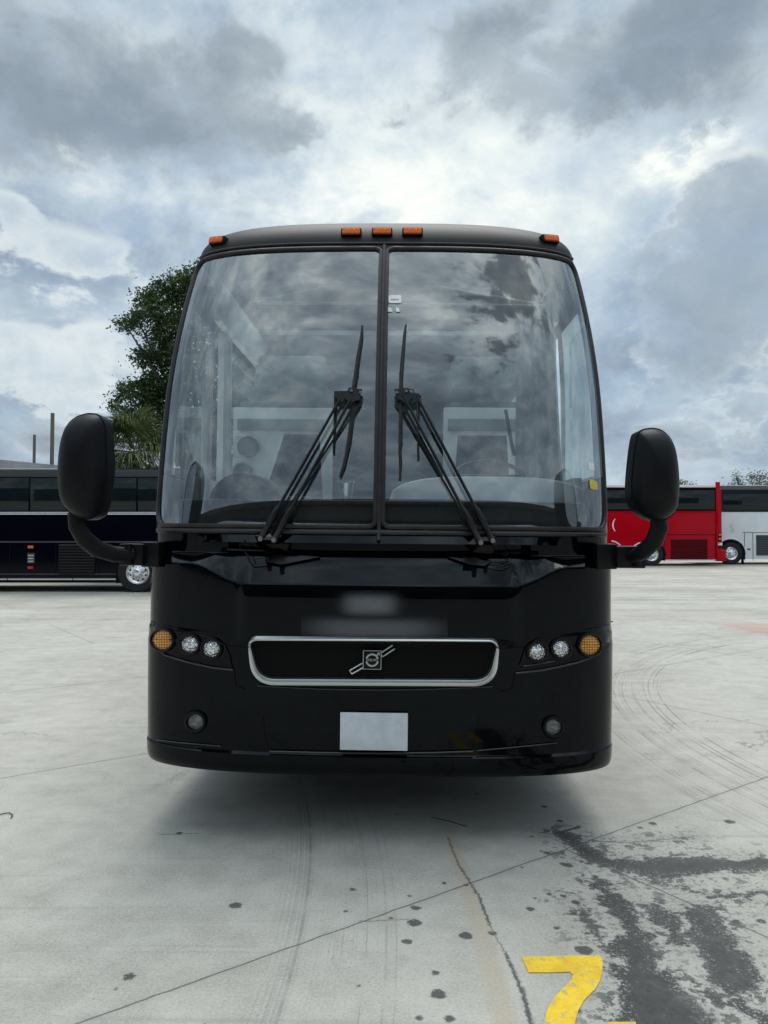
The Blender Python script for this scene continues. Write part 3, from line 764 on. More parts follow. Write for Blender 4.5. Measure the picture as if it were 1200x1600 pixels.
# the bright lip under the grille and the split lines at its ends
band_pts = [(402, 1072), (500, 1077), (590, 1078.5), (680, 1077), (770, 1073)]
MB().tube([on(u, v, .016) for u, v in band_pts], .0022, 6).build('grille_lip', 'trimgrey', bus)
for sg, uu, vv in ((-1, 388, 1011), (1, 780, 1012.5)):
    MB().tube([on(uu - 6, vv, .03), on(uu + 6, vv, .03)], .0022, 6).build('surround_joint', 'cavity', bus)
em = empty('emblem'); em.parent = bus
ec = on(581.5, 1031, .03)
em.scale = (.82, .82, .82); em.location = ec; em.rotation_euler = (R(90), 0, 0)
def rounded_plate(w, h, t, bev): return MB().box((0, 0, 0), (w, h, t), bev)
rounded_plate(.116, .120, .010, .003).build('emblem_plate', 'black', em)
fr_ = MB(); q_ = .055
fr_.tube([(-q_, -q_ * 1.03, .006), (q_, -q_ * 1.03, .006)], .0022, 6).tube([(q_, -q_ * 1.03, .006), (q_, q_ * 1.03, .006)], .0022, 6).tube([(q_, q_ * 1.03, .006), (-q_, q_ * 1.03, .006)], .0022, 6).tube([(-q_, q_ * 1.03, .006), (-q_, -q_ * 1.03, .006)], .0022, 6)
fr_.build('emblem_border', 'silver', em)
rg = [(.036 * math.cos(2 * math.pi * i / 36), .036 * math.sin(2 * math.pi * i / 36), .007) for i in range(36)]
e_ = MB().ring(rg, .0065, .003, [Vector((0, 0, 1))] * 36)
e_.build('emblem_ring', 'silver', em)
MB().tube([(.028, .028, .007), (.044, .044, .007)], .0035, 6).tube([(.030, .045, .007), (.045, .045, .007), (.045, .030, .007)], .003, 6).build('emblem_arrow', 'silver', em)
MB().box((0, 0, .008), (.084, .020, .004), .001).build('emblem_bar', 'black', em)
tm = text_mb('VOLVO', .022, .0012, 1.02); tm.v = [(a, b, c + .0115) for a, b, c in tm.v]
tm.build('emblem_lettering', 'silver', em, smooth=False)
for (a, b) in (((548, 1050.5), (568, 1039)), ((596, 1023.5), (615, 1011))):
    p0, p1 = on(*a, .016), on(*b, .016); dv = (p1 - p0).normalized(); up = Vector((-dv.z, 0, dv.x)) * .0105
    MB().tube([p0 + up, p1 + up], .0035, 6).tube([p0 - up, p1 - up], .0035, 6).tube([p0 - up, p0 + up], .003, 6).build('emblem_diagonal', 'silver', bus)

# lamps
def lamp(u, v, r, lens, ringm, parent, name, dome=.012, seat=.016):
    b = MB(); n = 26; P3 = [on(a, c, seat) for a, c in circ(u, v, r + 2.4, n)]; NN = [nrm(p.x, p.z) for p in P3]
    bz = b.ring(P3, .0075, .009, NN).build('lamp_bezel', 'black', parent)
    l = patch(circ(u, v, r, n), seat - .006, .012, 6, (u, v), dome, uv=True).build(name, lens, parent)
    return l
def cluster(poly, lamps, lines):
    h = patch(dens(poly, 9), .006, .014, 8).build('headlight_housing', 'frit', bus)
    for (u, v, r, kind) in lamps: lamp(u, v, r, 'led_amber' if kind == 'a' else 'lens', 'black', h, 'turn_signal' if kind == 'a' else 'headlight')
    for ln, w, m_ in lines: MB().tube([on(u, v, .012) for u, v in ln], w, 6).build('housing_trim', m_, h)
cluster(rrect([(238, 972), (262, 978), (335, 997), (352, 1010), (360, 1041), (300, 1031), (262, 1022), (241, 1005)], 8, 4),
        [(253.5, 1000, 15.0, 'a'), (296, 1007, 12.8, 'w'), (330, 1014, 12.8, 'w')],
        [([(236, 971), (262, 979), (335, 998), (350, 1008), (357, 1025), (361, 1045)], .0035, 'black'), ([(243, 1010), (258, 1024), (290, 1034), (330, 1043), (364, 1047)], .005, 'trimgrey')])
cluster(rrect([(956, 973), (925, 983), (838, 1000), (822, 1012), (812, 1047), (880, 1037), (925, 1027), (952, 1012)], 8, 4),
        [(922, 1008, 15.2, 'a'), (877, 1013.5, 12.8, 'w'), (839.5, 1019, 12.8, 'w')],
        [([(957, 971), (925, 983), (838, 1000), (822, 1012), (813, 1040)], .0035, 'black'), ([(806, 1052), (850, 1047), (900, 1036), (930, 1025)], .005, 'trimgrey'), ([(818, 1041), (850, 1036), (866, 1033)], .004, 'trimgrey')])
for (u, v) in ((305, 1128), (865, 1136)):
    h = patch(circ(u, v, 17.5, 28, 19), .004, .008, 3).build('fog_light_recess', 'cavity', bus)
    lamp(u, v, 12.2, 'fog_lens', 'black', h, 'fog_light', .008, .012)
# bumper seams; grey strips stand in for light caught along the lower lip
def seam(px, w=.003, off=.0015, name='panel_seam', m_='cavity'):
    pts = []
    for i in range(len(px) - 1):
        for j in range(6): t = j / 6; pts.append((px[i][0] + (px[i + 1][0] - px[i][0]) * t, px[i][1] + (px[i + 1][1] - px[i][1]) * t))
    pts.append(px[-1]); MB().tube([on(u, v, off) for u, v in pts], w, 6).build(name, m_, bus)
seam([(384, 1012), (357, 1008)]); seam([(783, 1013), (818, 1011)])
seam([(366, 1047), (368, 1070), (384, 1078)]); seam([(804, 1052), (800, 1075), (783, 1081)])
seam([(411, 1118), (414, 1150), (421, 1172)], .0022); seam([(748, 1118), (744, 1150), (738, 1172)], .0022)
seam([(421, 1174), (500, 1176), (590, 1177), (680, 1176), (740, 1174)], .004, .012, 'lip_highlight', 'trimgrey')
seam([(245, 1156), (275, 1160), (310, 1163), (345, 1166)], .003, .008, 'lip_highlight', 'trimgrey')
seam([(745, 1173), (800, 1168), (840, 1164), (870, 1161)], .003, .008, 'lip_highlight', 'trimgrey')
# licence plate
pc = [on(u, v, .0) for u, v in ((532, 1112), (637, 1112), (637, 1170), (532, 1170))]
cpl = sum(pc, Vector()) / 4
ymin = min(p.y for p in pc)
pl = MB().box((cpl.x, ymin - .018, cpl.z), (.345, .012, .190), .004).build('licence_plate', 'plate', bus); pl['label'] = 'blank white licence plate'
# worn lettering patch over the grille, its words not legible
def lettering():
    m = bpy.data.materials.new('faded_lettering'); m.use_nodes = True; N = NT(m.node_tree)
    t = N.n('ShaderNodeTexCoord').outputs['Object']; X_, Y_, Z_ = N.sep(t)
    def soft(cx, cz, sx, sz): return N.m('POWER', 2.718, N.m('MULTIPLY', N.m('ADD', N.m('POWER', N.m('ABSOLUTE', N.m('DIVIDE', N.m('SUBTRACT', X_, cx), sx)), 4.0), N.m('POWER', N.m('ABSOLUTE', N.m('DIVIDE', N.m('SUBTRACT', Z_, cz), sz)), 3.0)), -1.0))
    a1, a2 = on(578, 945), on(585, 983)
    k = N.m('MAXIMUM', N.m('MULTIPLY', soft(a1.x, a1.z, .13, .05), .55), N.m('MULTIPLY', soft(a2.x, a2.z, .32, .05), .42))
    d = N.n('ShaderNodeBsdfDiffuse'); d.inputs[0].default_value = (.26, .27, .29, 1); tr = N.n('ShaderNodeBsdfTransparent')
    mx = N.n('ShaderNodeMixShader'); N.link(k, mx.inputs[0]); N.link(tr.outputs[0], mx.inputs[1]); N.link(d.outputs[0], mx.inputs[2])
    N.link(mx.outputs[0], N.n('ShaderNodeOutputMaterial').inputs[0]); return m
patch(dens([(470, 922), (700, 922), (700, 1014), (470, 1014)], 12), .006, .001, 8).build('lettering', lettering(), bus)

# roof marker lights
for (u, v, du) in ((341.5, 376, -3), (549, 363.5, 0), (597, 363, 0), (644.5, 363, 0), (858, 373.5, 3)):
    c_ = on(u, v + 4, .0); n_ = nrm(c_.x, c_.z); yaw = math.atan2(-n_.x, -n_.y) * -1 if False else math.atan2(n_.x, -n_.y); rt = Matrix.Rotation(yaw, 3, 'Z') @ Matrix.Rotation(R(-12), 3, 'X') @ Matrix.Rotation(R(-du * 2.2), 3, 'Y')
    h = MB().box((0, 0, 0), (.128, .050, .054), .010).build('marker_lamp', 'black', bus); h.location = c_ + Vector((0, .006, .012)); h.rotation_euler = rt.to_euler()
    MB().box((0, -.020, 0), (.112, .036, .040), .010).build('marker_lens', 'amber', h)
    for k in (-1, 1): MB().lathe([(.005, 0), (.005, -.004), (.0001, -.005)], (k * .02, -.037, .004), 'y', 8).build('lens_dot', 'yellow_lbl', h)

# windshield stickers
p0 = rrect([(607, 461), (627, 461), (627, 473.5), (607, 473.5)], 2.5, 3)
stk = patch(dens(p0, 4), .002, .003, 2).build('sticker', 'white_lbl', glassR)
c0 = on(617, 467.5, .004); st = text_mb('ezion', .022, .0004); nn_ = nrm(c0.x, c0.z)
rotm = Matrix.Rotation(R(90) - math.atan2(-nn_.z, 1) * 0 , 3, 'X')
st.v = [tuple(c0 + Vector((a, b * .42, b))) for a, b, c in st.v]; st.build('sticker_print', 'red_ink', stk, smooth=False)
for (a, b) in ((606, 613), (619, 625)):
    patch([(a, 480), (b - 2, 481), (b, 487), (a, 487)], .002, .003, 1).build('sticker_scrap', 'white_lbl', glassR)
patch(dens(rrect([(921, 748), (933, 752), (934, 766), (922, 764)], 3, 3), 4), .002, .003, 1).build('inspection_sticker', 'yellow_lbl', glassR)
patch([(919, 722), (928, 724), (929, 735), (920, 734)], .002, .003, 1).build('paper_tag', 'white_lbl', glassR)

# wipers ----------------------------------------------------------------
def wiper(arms, head, blade_u, blade_l, small, cable, base):
    w = empty('wiper'); w.parent = bus
    for i, (a, b, ro) in enumerate(arms):
        pts = [(a[0] + (b[0] - a[0]) * t, a[1] + (b[1] - a[1]) * t) for t in (0, .08, .1, .2, .22, .24, .5, .75, 1)]
        rad = [.016, .016, .018, .018, .015, .009, .0085, .0085, .008]
        arm = MB().tube([on(u, v, ro) for u, v in pts], [r_ * (1 if i < 2 else .7) for r_ in rad], 8).build('wiper_arm', 'dark_metal', w)
        MB().lathe([(.0, -.012), (.012, -.012), (.014, .0), (.014, .03), (0, .03)], on(a[0], a[1], ro + .012), 'y', 12).build('pivot_bolt', 'pivot', arm)
    for (px, ro, th) in head: patch(px, ro, th, 2).build('wiper_head', 'dark_metal', w)
    for (u, v) in ((head[0][0][0][0] + 4, head[0][0][0][1] + 5), (head[0][0][1][0] - 3, head[0][0][1][1] + 5)):
        MB().lathe([(0, -.006), (.008, -.006), (.009, .004), (0, .004)], on(u, v, .064), 'y', 10).build('head_bolt', 'pivot', w)
    bl = MB().tube([on(u, v, .022) for u, v in blade_u], [.006, .009, .011, .012, .012], 6).tube([on(u, v, .022) for u, v in blade_l], [.012, .011, .012, .009, .009, .006], 6)
    bl.build('wiper_blade', 'rubber', w)
    MB().tube([on(u, v, .018) for u, v in small], [.010, .009, .006, .0055], 6).build('washer_jet_bar', 'dark_metal', w)
    MB().tube([on(u, v, .045) for u, v in cable], .0028, 6).build('washer_hose', 'rubber', w)
    for (px, ro, th) in base: patch(px, ro, th, 2).build('wiper_mount', 'dark_metal', w)
    return w
wl = wiper([((407, 842), (531, 624), .045), ((428, 844), (548, 624), .055), ((421, 838), (556, 634), .022)],
           [([(545, 605), (566, 608), (562, 624), (548, 629), (538, 622)], .058, .02), ([(522, 611), (546, 611), (546, 618), (534, 628), (522, 620)], .050, .018), ([(553, 624), (565, 628), (552, 650), (546, 640)], .03, .02)],
           [(566, 509), (565, 524), (559, 560), (556, 585), (552, 608)], [(553, 628), (549, 660), (545, 690), (541, 710), (537, 728), (531, 745)],
           [(524, 618), (524, 640), (523, 662), (521, 708)],
           [(384, 842), (377, 848), (384, 865), (393, 874), (410, 872), (420, 872)],
           [([(398, 836), (436, 838), (452, 850), (448, 862), (420, 866), (400, 850)], .045, .05), ([(410, 862), (470, 868), (500, 870), (440, 882), (415, 878)], .018, .03)])
wl['label'] = 'wiper whose blade leans out at the bottom'
wr = wiper([((770, 845), (651, 618), .045), ((751, 848), (629, 616), .055), ((745, 840), (622, 632), .022)],
           [([(616, 608), (638, 606), (645, 622), (634, 630), (619, 620)], .058, .02), ([(636, 612), (655, 615), (656, 626), (644, 630), (636, 622)], .050, .018), ([(616, 628), (628, 624), (636, 640), (628, 646)], .03, .02)],
           [(634, 508), (632, 524), (629, 560), (627, 585), (627, 608)], [(627, 628), (626, 660), (626, 692), (625, 702), (626, 725), (625, 748)],
           [(655, 618), (655, 640), (653, 665), (654, 717)],
           [(634, 607), (645, 609), (651, 620), (652, 640)],
           [([(742, 840), (775, 838), (778, 852), (768, 866), (738, 862), (730, 850)], .045, .05), ([(700, 870), (745, 866), (768, 876), (758, 884), (735, 882)], .018, .03)])
wr['label'] = 'wiper with a nearly vertical blade'
MB().tube([on(u, v, .03) for u, v in [(770, 845), (776, 862), (790, 868), (801, 862), (803, 850), (795, 848)]], .003, 6).build('washer_hose', 'rubber', bus)
MB().tube([on(u, v, .03) for u, v in [(765, 880), (785, 884), (800, 878), (798, 873), (788, 874)]], .003, 6).build('washer_hose', 'rubber', bus)
MB().tube([on(u, v, .02) for u, v in [(355, 858), (470, 862), (590, 864), (700, 864), (820, 861)]], .008, 6).build('wiper_linkage', 'dark_metal', bus)

# mirrors ---------------------------------------------------------------
def housing(outl, yl, dep, parent, name='mirror_housing'):
    """rounded shell: the outline at its widest, tapering forward to a convex back"""
    P_ = [Vector(p) for p in outl]; sm = []
    for i in range(len(P_)):
        a, b, c_, d = P_[i - 1], P_[i], P_[(i + 1) % len(P_)], P_[(i + 2) % len(P_)]
        for t in (0, .25, .5, .75): sm.append(tuple(.5 * ((2 * b) + (c_ - a) * t + (2 * a - 5 * b + 4 * c_ - d) * t * t + (3 * b - a - 3 * c_ + d) * t ** 3)))
    outl = sm; c = sum((Vector(p) for p in outl), Vector((0, 0))) / len(outl); n = len(outl); mb = MB()
    prof_ = [(1.0, dep * .55), (1.0, dep * .1), (.975, -dep * .13), (.92, -dep * .30), (.83, -dep * .46), (.70, -dep * .60), (.52, -dep * .72), (.30, -dep * .80), (.1, -dep * .83)]
    base = [bat(p[0], p[1], yl) for p in outl]; cc = bat(c.x, c.y, yl)
    for (s_, dy) in prof_:
        for b in base: q = cc + (b - cc) * s_; mb.v.append((q.x, q.y + dy, q.z))
    for k in range(len(prof_) - 1):
        for i in range(n): mb.f.append((k * n + i, k * n + (i + 1) % n, (k + 1) * n + (i + 1) % n, (k + 1) * n + i))
    mb.f.append(tuple((len(prof_) - 1) * n + i for i in range(n)))
    h = mb.build(name, 'mirror_shell', parent, ang=60)
    MB().ring([tuple(cc + (b - cc) * .985 + Vector((0, -dep * .10, 0))) for b in base], .003, .004, [(b - cc) for b in base]).build('housing_seam', 'cavity', h)
    gm = MB(); ins = [cc + (b - cc) * .93 for b in base]; gm.v = [(p.x, p.y + dep * .52, p.z) for p in ins] + [(cc.x, cc.y + dep * .52, cc.z)]
    gm.f = [(i, (i + 1) % n, n) for i in range(n)]; gm.build('mirror_glass', M['chrome'], h, smooth=False); return h
ml = empty('side_mirror'); ml.parent = bus; ml['label'] = 'side mirror on the upright arm, the taller looking one'
housing([(144, 646), (159, 650.5), (167, 673), (169, 735), (166, 760), (161, 790), (154, 806), (135, 812.5), (113, 803), (99, 786), (94.5, 757), (94.5, 733), (97, 701), (102, 677), (109, 662), (121, 652), (133, 647.5)], -.10, .17, ml)
MB().tube([bat(u, v, yy) for u, v, yy in [(118, 800, -.06), (120, 822, -.06), (132, 842, -.04), (152, 858, .0), (178, 866, .06), (205, 867, .12)]], [.040, .043, .046, .046, .043, .038], 12, flat=((0, 1, 0), .7)).build('mirror_arm', 'mirror_shell', ml)
MB().box(bat(212, 866, .20), (.13, .16, .115), .01).box(bat(240, 866, .24), (.10, .14, .135), .012).tube([bat(201, 850, .10), bat(201, 882, .10)], .02, 8).build('mirror_bracket', 'black', ml)
mr = empty('side_mirror'); mr.parent = bus; mr['label'] = 'side mirror on the shorter arm beside the red coach'
housing([(1012, 669.5), (999, 673), (993, 683), (987.5, 722), (984.7, 764), (988, 785), (997, 800), (1015, 811), (1029, 814), (1041, 811), (1052, 802), (1056.5, 790), (1058.7, 764), (1057.5, 735), (1053.5, 705), (1047, 687), (1036, 675), (1025, 670)], -.10, .17, mr)
MB().tube([bat(u, v, yy) for u, v, yy in [(1028, 798, -.06), (1030, 824, -.06), (1022, 846, -.03), (1005, 862, .02), (990, 870, .10)]], [.036, .045, .046, .043, .036], 12, flat=((0, 1, 0), .7)).build('mirror_arm', 'mirror_shell', mr)
MB().box(bat(980, 870, .20), (.15, .16, .115), .01).box(bat(944, 869, .24), (.11, .14, .135), .012).tube([bat(996, 854, .10), bat(996, 886, .10)], .02, 8).build('mirror_bracket', 'black', mr)

# wheels of the coach
def rim_material():
    m = bpy.data.materials.new('polished_rim'); m.use_nodes = True; N = NT(m.node_tree)
    X_, Y_, Z_ = N.sep(N.n('ShaderNodeTexCoord').outputs['Object'])
    rr = N.m('SQRT', N.m('ADD', N.m('MULTIPLY', X_, X_), N.m('MULTIPLY', Z_, Z_))); an = N.m('ARCTAN2', Z_, X_)
    def dots(cnt, rad, size, ph=0.0):
        c = N.m('MULTIPLY', N.m('SUBTRACT', N.m('FRACT', N.m('ADD', N.m('MULTIPLY', an, cnt / 6.28318), 5.0 + ph)), .5), 6.28318 / cnt)
        a = N.m('MULTIPLY', c, rr); b = N.m('SUBTRACT', rr, rad); return N.step(N.m('SQRT', N.m('ADD', N.m('MULTIPLY', a, a), N.m('MULTIPLY', b, b))), size * .85, size, 1.0, 0.0)
    hole = dots(10, .212, .030); nut = dots(10, .142, .017, .5)
    p = N.n('ShaderNodeBsdfPrincipled'); N.link(N.mix(nut, N.mix(hole, (.80, .81, .83), (.006, .006, .006)), (.30, .30, .31)), p.inputs['Base Color'])
    N.link(N.m('SUBTRACT', 1.0, hole), p.inputs['Metallic']); p.inputs['Roughness'].default_value = .22
    N.link(p.outputs[0], N.n('ShaderNodeOutputMaterial').inputs[0]); return m
M['rim'] = rim_material()
def wheel(parent, c, axis, sgn, r=.52, n=40):
    w = MB().lathe([(r * .58, .02), (r * .60, -.01), (r * .80, -.035), (r * .93, -.03), (r, .0), (r, .26), (r * .9, .29), (r * .58, .27)], (0, 0, 0), 'y', n).build('wheel', 'tyre', parent)
    w.location = c
    if axis == 'x': w.rotation_euler = (0, 0, R(90) if sgn > 0 else R(-90))
    MB().lathe([(r * .60, -.012), (r * .57, -.026), (r * .545, -.012), (r * .52, .022), (r * .44, .050), (r * .34, .040), (r * .25, .020), (r * .22, .010), (r * .20, -.045), (r * .15, -.070), (0.0001, -.075)], (0, 0, 0), 'y', n).build('rim', 'rim', w); return w
for sg in (-1, 1):
    for yy in (2.75, 9.0): wheel(bus, (sg * 1.27, yy, .52), 'x', sg)
MB().box((0, 6.2, .47), (2.5, 11.6, .16), .02).build('chassis', 'cavity', bus)

# ------------------------------------------------------------------ interior of the coach
it = empty('interior'); it.parent = bus
def ibox(u0, v0, u1, v1, y0, dy, name, m_, bev=.02, parent=it):
    a, b = bat(u0, v1, y0), bat(u1, v0, y0)
    return MB().box(((a.x + b.x) / 2, y0 + dy / 2, (a.z + b.z) / 2), (b.x - a.x, dy, b.z - a.z), bev).build(name, m_, parent)
# side linings, floor, ceiling, rear wall: inner box with window openings
for sg in (-1, 1):
    mb = MB()
    mb.box((sg * 1.20, 6.3, 1.45), (.05, 11.0, 1.06)).box((sg * 1.16, 6.3, 3.22), (.05, 10.0, .28)).box((sg * 1.21, 1.68, 2.53), (.045, .10, 1.10))
    mb.build('side_lining', 'int_white', it)
    for j, (y0, y1) in enumerate([(.62, 1.60), (1.75, 12.0)]):
        p = MB(); p.v = [(sg * 1.262, y0, 1.97), (sg * 1.262, y1, 1.97), (sg * 1.255, y1, 3.09), (sg * 1.255, y0 + .30, 3.09)]; p.f = [(0, 1, 2, 3)]; p.build('side_window', 'side_glass', bus, smooth=False)
MB().box((0, 6.2, 1.18), (2.35, 11.2, .04)).build('cabin_floor', 'floor_vinyl', it)
MB().box((0, 7.45, 3.40), (2.30, 9.2, .04)).build('cabin_ceiling', 'int_grey', it)
MB().box((0, 11.8, 2.4), (2.4, .05, 2.2)).build('rear_wall', 'int_grey', it)
for sg in (-1, 1): MB().box((sg * .86, 7.2, 3.02), (.62, 9.0, .30), .05).build('luggage_rack', 'int_grey', it)
# header over the windshield, roller blinds and their arms
MB().box((0, 1.20, 3.41), (2.0, .20, .24), .03).build('header_panel', 'int_grey', it)
ibox(398, 425, 590, 470, 1.30, .10, 'roller_blind', 'int_grey', .01); ibox(600, 425, 845, 472, 1.30, .10, 'roller_blind', 'int_grey', .01)
mb = MB().tube([bat(395, 470, 1.18), bat(590, 474, 1.18)], .006, 6).tube([bat(602, 474, 1.18), bat(848, 476, 1.18)], .006, 6); mb.build('blind_rail', 'silver', it)
MB().tube([bat(410, 468, 1.16), bat(560, 434, 1.16)], .008, 6).build('blind_arm', 'int_white', it)
MB().tube([bat(680, 446, 1.16), bat(840, 474, 1.16)], .008, 6).build('blind_arm', 'silver', it)
# partition behind the driver: two pale halves with an aisle, speakers, armchair backs
for (u0, u1, label) in ((362, 520, 'a'), (692, 862, 'b')):
    pp = ibox(u0, 637, u1, 800, 2.75, .08, 'partition', 'int_white', .015)
    ibox(u0 + 12, 628, u1 - 18, 640, 2.86, .3, 'partition_ledge', 'int_grey', .02)
    ibox(u0 + 8, 655, u1 - 14, 672, 2.72, .03, 'partition_inset', 'int_grey', .008)
ibox(520, 640, 692, 800, 4.6, .1, 'aisle_panel', 'int_grey', .02)
def iround(u, v, r, y0, m_, name):
    c = bat(u, v, y0); rr = (bat(u + r, v, y0) - c).length
    return MB().lathe([(rr * 1.12, .03), (rr * 1.12, -.004), (rr, -.010), (rr * .96, .0), (.0001, .0)], c, 'y', 28).build(name, m_, it)
iround(387, 698, 15, 2.70, 'speaker_cloth', 'speaker'); iround(377, 738, 14, 2.70, 'speaker_cloth', 'speaker'); iround(825, 700, 15, 2.70, 'speaker_cloth', 'speaker')
def seat(u0, u1, v0, v1, y0, lean=0):
    s_ = empty('seat'); s_.parent = it
    a, b = bat(u0, v1, y0), bat(u1, v0, y0)
    mb = MB(); w, h = b.x - a.x, b.z - a.z; n = 14
    out = dens(rrect([(a.x, a.z), (b.x, a.z), (b.x - .04, b.z), (a.x + .04 + lean, b.z)], [.03, .03, .14, .14], 6), .06)
    for (s1, dy) in ((.92, .14), (1, .10), (1, .02), (.94, -.02), (.7, -.035), (.3, -.04)):
        cx_, cz_ = (a.x + b.x) / 2, (a.z + b.z) / 2
        for p in out: mb.v.append((cx_ + (p[0] - cx_) * s1, y0 + dy, cz_ + (p[1] - cz_) * s1))
    k = len(out)
    for i in range(5):
        for j in range(k): mb.f.append((i * k + j, i * k + (j + 1) % k, (i + 1) * k + (j + 1) % k, (i + 1) * k + j))
    mb.f.append(tuple(range(5 * k, 6 * k))); mb.build('backrest', 'seat_cloth', s_, ang=60)
    MB().box(((a.x + b.x) / 2, y0 - .22, a.z + .05), (w * .95, .46, .13), .05).build('seat_cushion', 'seat_cloth', s_)
seat(404, 505, 678, 800, 2.3, .16); seat(708, 800, 680, 800, 2.3)
for (x_, ) in ((-.9,), (-.42,), (.42,), (.9,)):
    for r_ in range(3):
        s_ = empty('seat'); s_.parent = it
        MB().box((x_, 3.6 + .85 * r_, 2.25), (.44, .12, .72), .06).build('backrest', 'seat_cloth', s_); MB().box((x_, 3.35 + .85 * r_, 1.85), (.44, .45, .14), .05).build('seat_cushion', 'seat_cloth', s_)
# dashboard: dark front band, pale binnacle hump, dark hump by the door
mb = MB(); nseg = 40
for k, (dy, z_) in enumerate([(.02, 1.60), (.02, 1.775), (.05, 1.805), (.16, 1.815), (.50, 1.80), (.55, 1.5)]):
    for i in range(nseg + 1):
        x_ = -1.14 + 2.28 * i / nseg; mb.v.append((x_, depth(x_, 1.8) + .05 + dy * (1 - .3 * abs(x_)), z_))
for k in range(5):
    for i in range(nseg): a = k * (nseg + 1) + i; mb.f.append((a, a + 1, a + nseg + 2, a + nseg + 1))
mb.build('dashboard', 'int_dark', it)
def hump(u0, u1, vt, vb, y0, dy, m_, name, asym=.5, p=2.6):
    a, b = bat(u0, vb, y0), bat(u1, vt, y0); n = 30; mb = MB(); cx_ = a.x + (b.x - a.x) * asym
    for (s1, d_) in ((1, dy), (1, .05), (.97, .015), (.9, 0)):
        for i in range(n + 1):
            t = -1 + 2 * i / n; x_ = cx_ + (t * (cx_ - a.x) if t < 0 else t * (b.x - cx_)) * s1
            mb.v.append((x_, y0 + d_, a.z + (b.z - a.z) * s1 * max(0, 1 - abs(t) ** p) ** (1 / p)))
    for k in range(3):
        for i in range(n): q = k * (n + 1) + i; mb.f.append((q, q + 1, q + n + 2, q + n + 1))
    mb.f.append(tuple(3 * (n + 1) + i for i in range(n + 1))); mb.build(name, m_, it, ang=50)
hump(602, 930, 745, 800, .62, .35, 'int_white', 'binnacle', .5, 3.2)
hump(318, 445, 738, 812, .60, .30, 'int_dark', 'dash_pod', .45, 2.2)
# steering wheel tilted behind the binnacle
stc = bat(765, 745, 1.05)
rgp = [(.22 * math.cos(2 * math.pi * i / 40), 0, .22 * math.sin(2 * math.pi * i / 40)) for i in range(41)]
tiltm = Matrix.Rotation(R(-58), 3, 'X')
MB().tube([stc + tiltm @ Vector(p) for p in rgp], .014, 8, cap=False).tube([stc + tiltm @ Vector((-.2, 0, 0)), stc + tiltm @ Vector((.2, 0, 0))], .016, 8).build('steering_wheel', 'int_dark', it)
# entrance grab handle, door post, driver's curtain
ibox(312, 585, 326, 800, .95, .06, 'door_post', 'int_white', .01)
ibox(345, 480, 362, 800, 1.75, .06, 'door_post', 'int_white', .01)
mb = MB(); n = 44
for j, z_ in enumerate((1.80, 2.3, 2.8, 3.25)):
    for i in range(n + 1):
        t = i / n; yy = .80 + 1.35 * t; mb.v.append((1.10 - .06 * t + .030 * math.sin(t * 42) * (1 - .15 * j), yy + .12 * j * (1 - t), z_))
for j in range(3):
    for i in range(n): a = j * (n + 1) + i; mb.f.append((a, a + 1, a + n + 2, a + n + 1))
mb.build('curtain', 'curtain', it, ang=80)
# little clear cup and cable on the dash seen between the wipers
c_ = bat(541, 768, .42)
MB().lathe([(.030, -.05), (.042, .045), (.048, .047), (.048, .06), (.043, .06), (.038, .05), (.026, -.045)], c_, 'z', 20).build('cup', glass_mat('clear_plastic', (.8, .85, .85), .25), it)
MB().tube([bat(552, 786, .36), bat(560, 798, .36), bat(574, 822, .30)], .006, 6).build('cable', 'int_dark', it)
MB().tube([bat(607, 822, .26), bat(607, 800, .27), bat(611, 797, .27)], .007, 6).build('cable', 'int_dark', it)
# coat hook post by the driver
MB().tube([bat(790, 640, 1.3), bat(797, 680, 1.3), bat(803, 712, 1.3)], .012, 6).build('microphone_stalk', 'int_dark', it)

# ------------------------------------------------------------------ coaches standing behind, seen from the side
def side_coach(label, group, Y, X0, X1, H, w=2.55, body='navy', roof='navy', top_edge=.12, zb=.25):
    """box-like coach along X; returns root and a local mapping (x, z on its near side at y=0)"""
    r = empty('coach_bus', (0, Y, 0)); tag(r, label, 'coach', group)
    sec = [(0, zb), (0, H * .90), (.02, H * .95), (.10, H * .985), (.30, H), (w - .3, H), (w - .1, H * .985), (w - .02, H * .95), (w, H * .9), (w, zb)]
    mb = MB(); n = len(sec); xs = [X0, X0 + .06, X0 + .2, X1 - .2, X1 - .06, X1]
    for k, x_ in enumerate(xs):
        s_ = (.93, .985, 1, 1, .985, .93)[k]; c = w / 2
        for (yy, z_) in sec: mb.v.append((x_, c + (yy - c) * s_, zb + (z_ - zb) * (s_ * .5 + .5)))
    for k in range(len(xs) - 1):
        for i in range(n): mb.f.append((k * n + i, k * n + (i + 1) % n, (k + 1) * n + (i + 1) % n, (k + 1) * n + i))
    mb.f.append(tuple(range(n))); mb.f.append(tuple((len(xs) - 1) * n + i for i in range(n)))
    mb.build('body', body, r, ang=28); return r
def strip(parent, x0, x1, z0, z1, m_, name, y=-.006, t=.02, bev=.0):
    return MB().box(((x0 + x1) / 2, y + t / 2, (z0 + z1) / 2), (x1 - x0, t, z1 - z0), bev).build(name, m_, parent)
def louvre(parent, x0, x1, z0, z1, n, m1, m2, name='vent_grille'):
    g_ = strip(parent, x0, x1, z0, z1, m1, name, -.006, .02); mb = MB()
    h_ = (z1 - z0) / n
    for k in range(n):
        for (yy, z_) in ((-.008, z0 + h_ * k + .001), (-.034, z0 + h_ * (k + .12)), (-.034, z0 + h_ * (k + .45)), (-.008, z0 + h_ * (k + .95))): mb.v += [(x0 + .02, yy, z_), (x1 - .02, yy, z_)]
    for k in range(len(mb.v) // 2 - 1): mb.f.append((2 * k, 2 * k + 1, 2 * k + 3, 2 * k + 2))
    mb.build('vent_slats', m2, g_, smooth=False); return g_
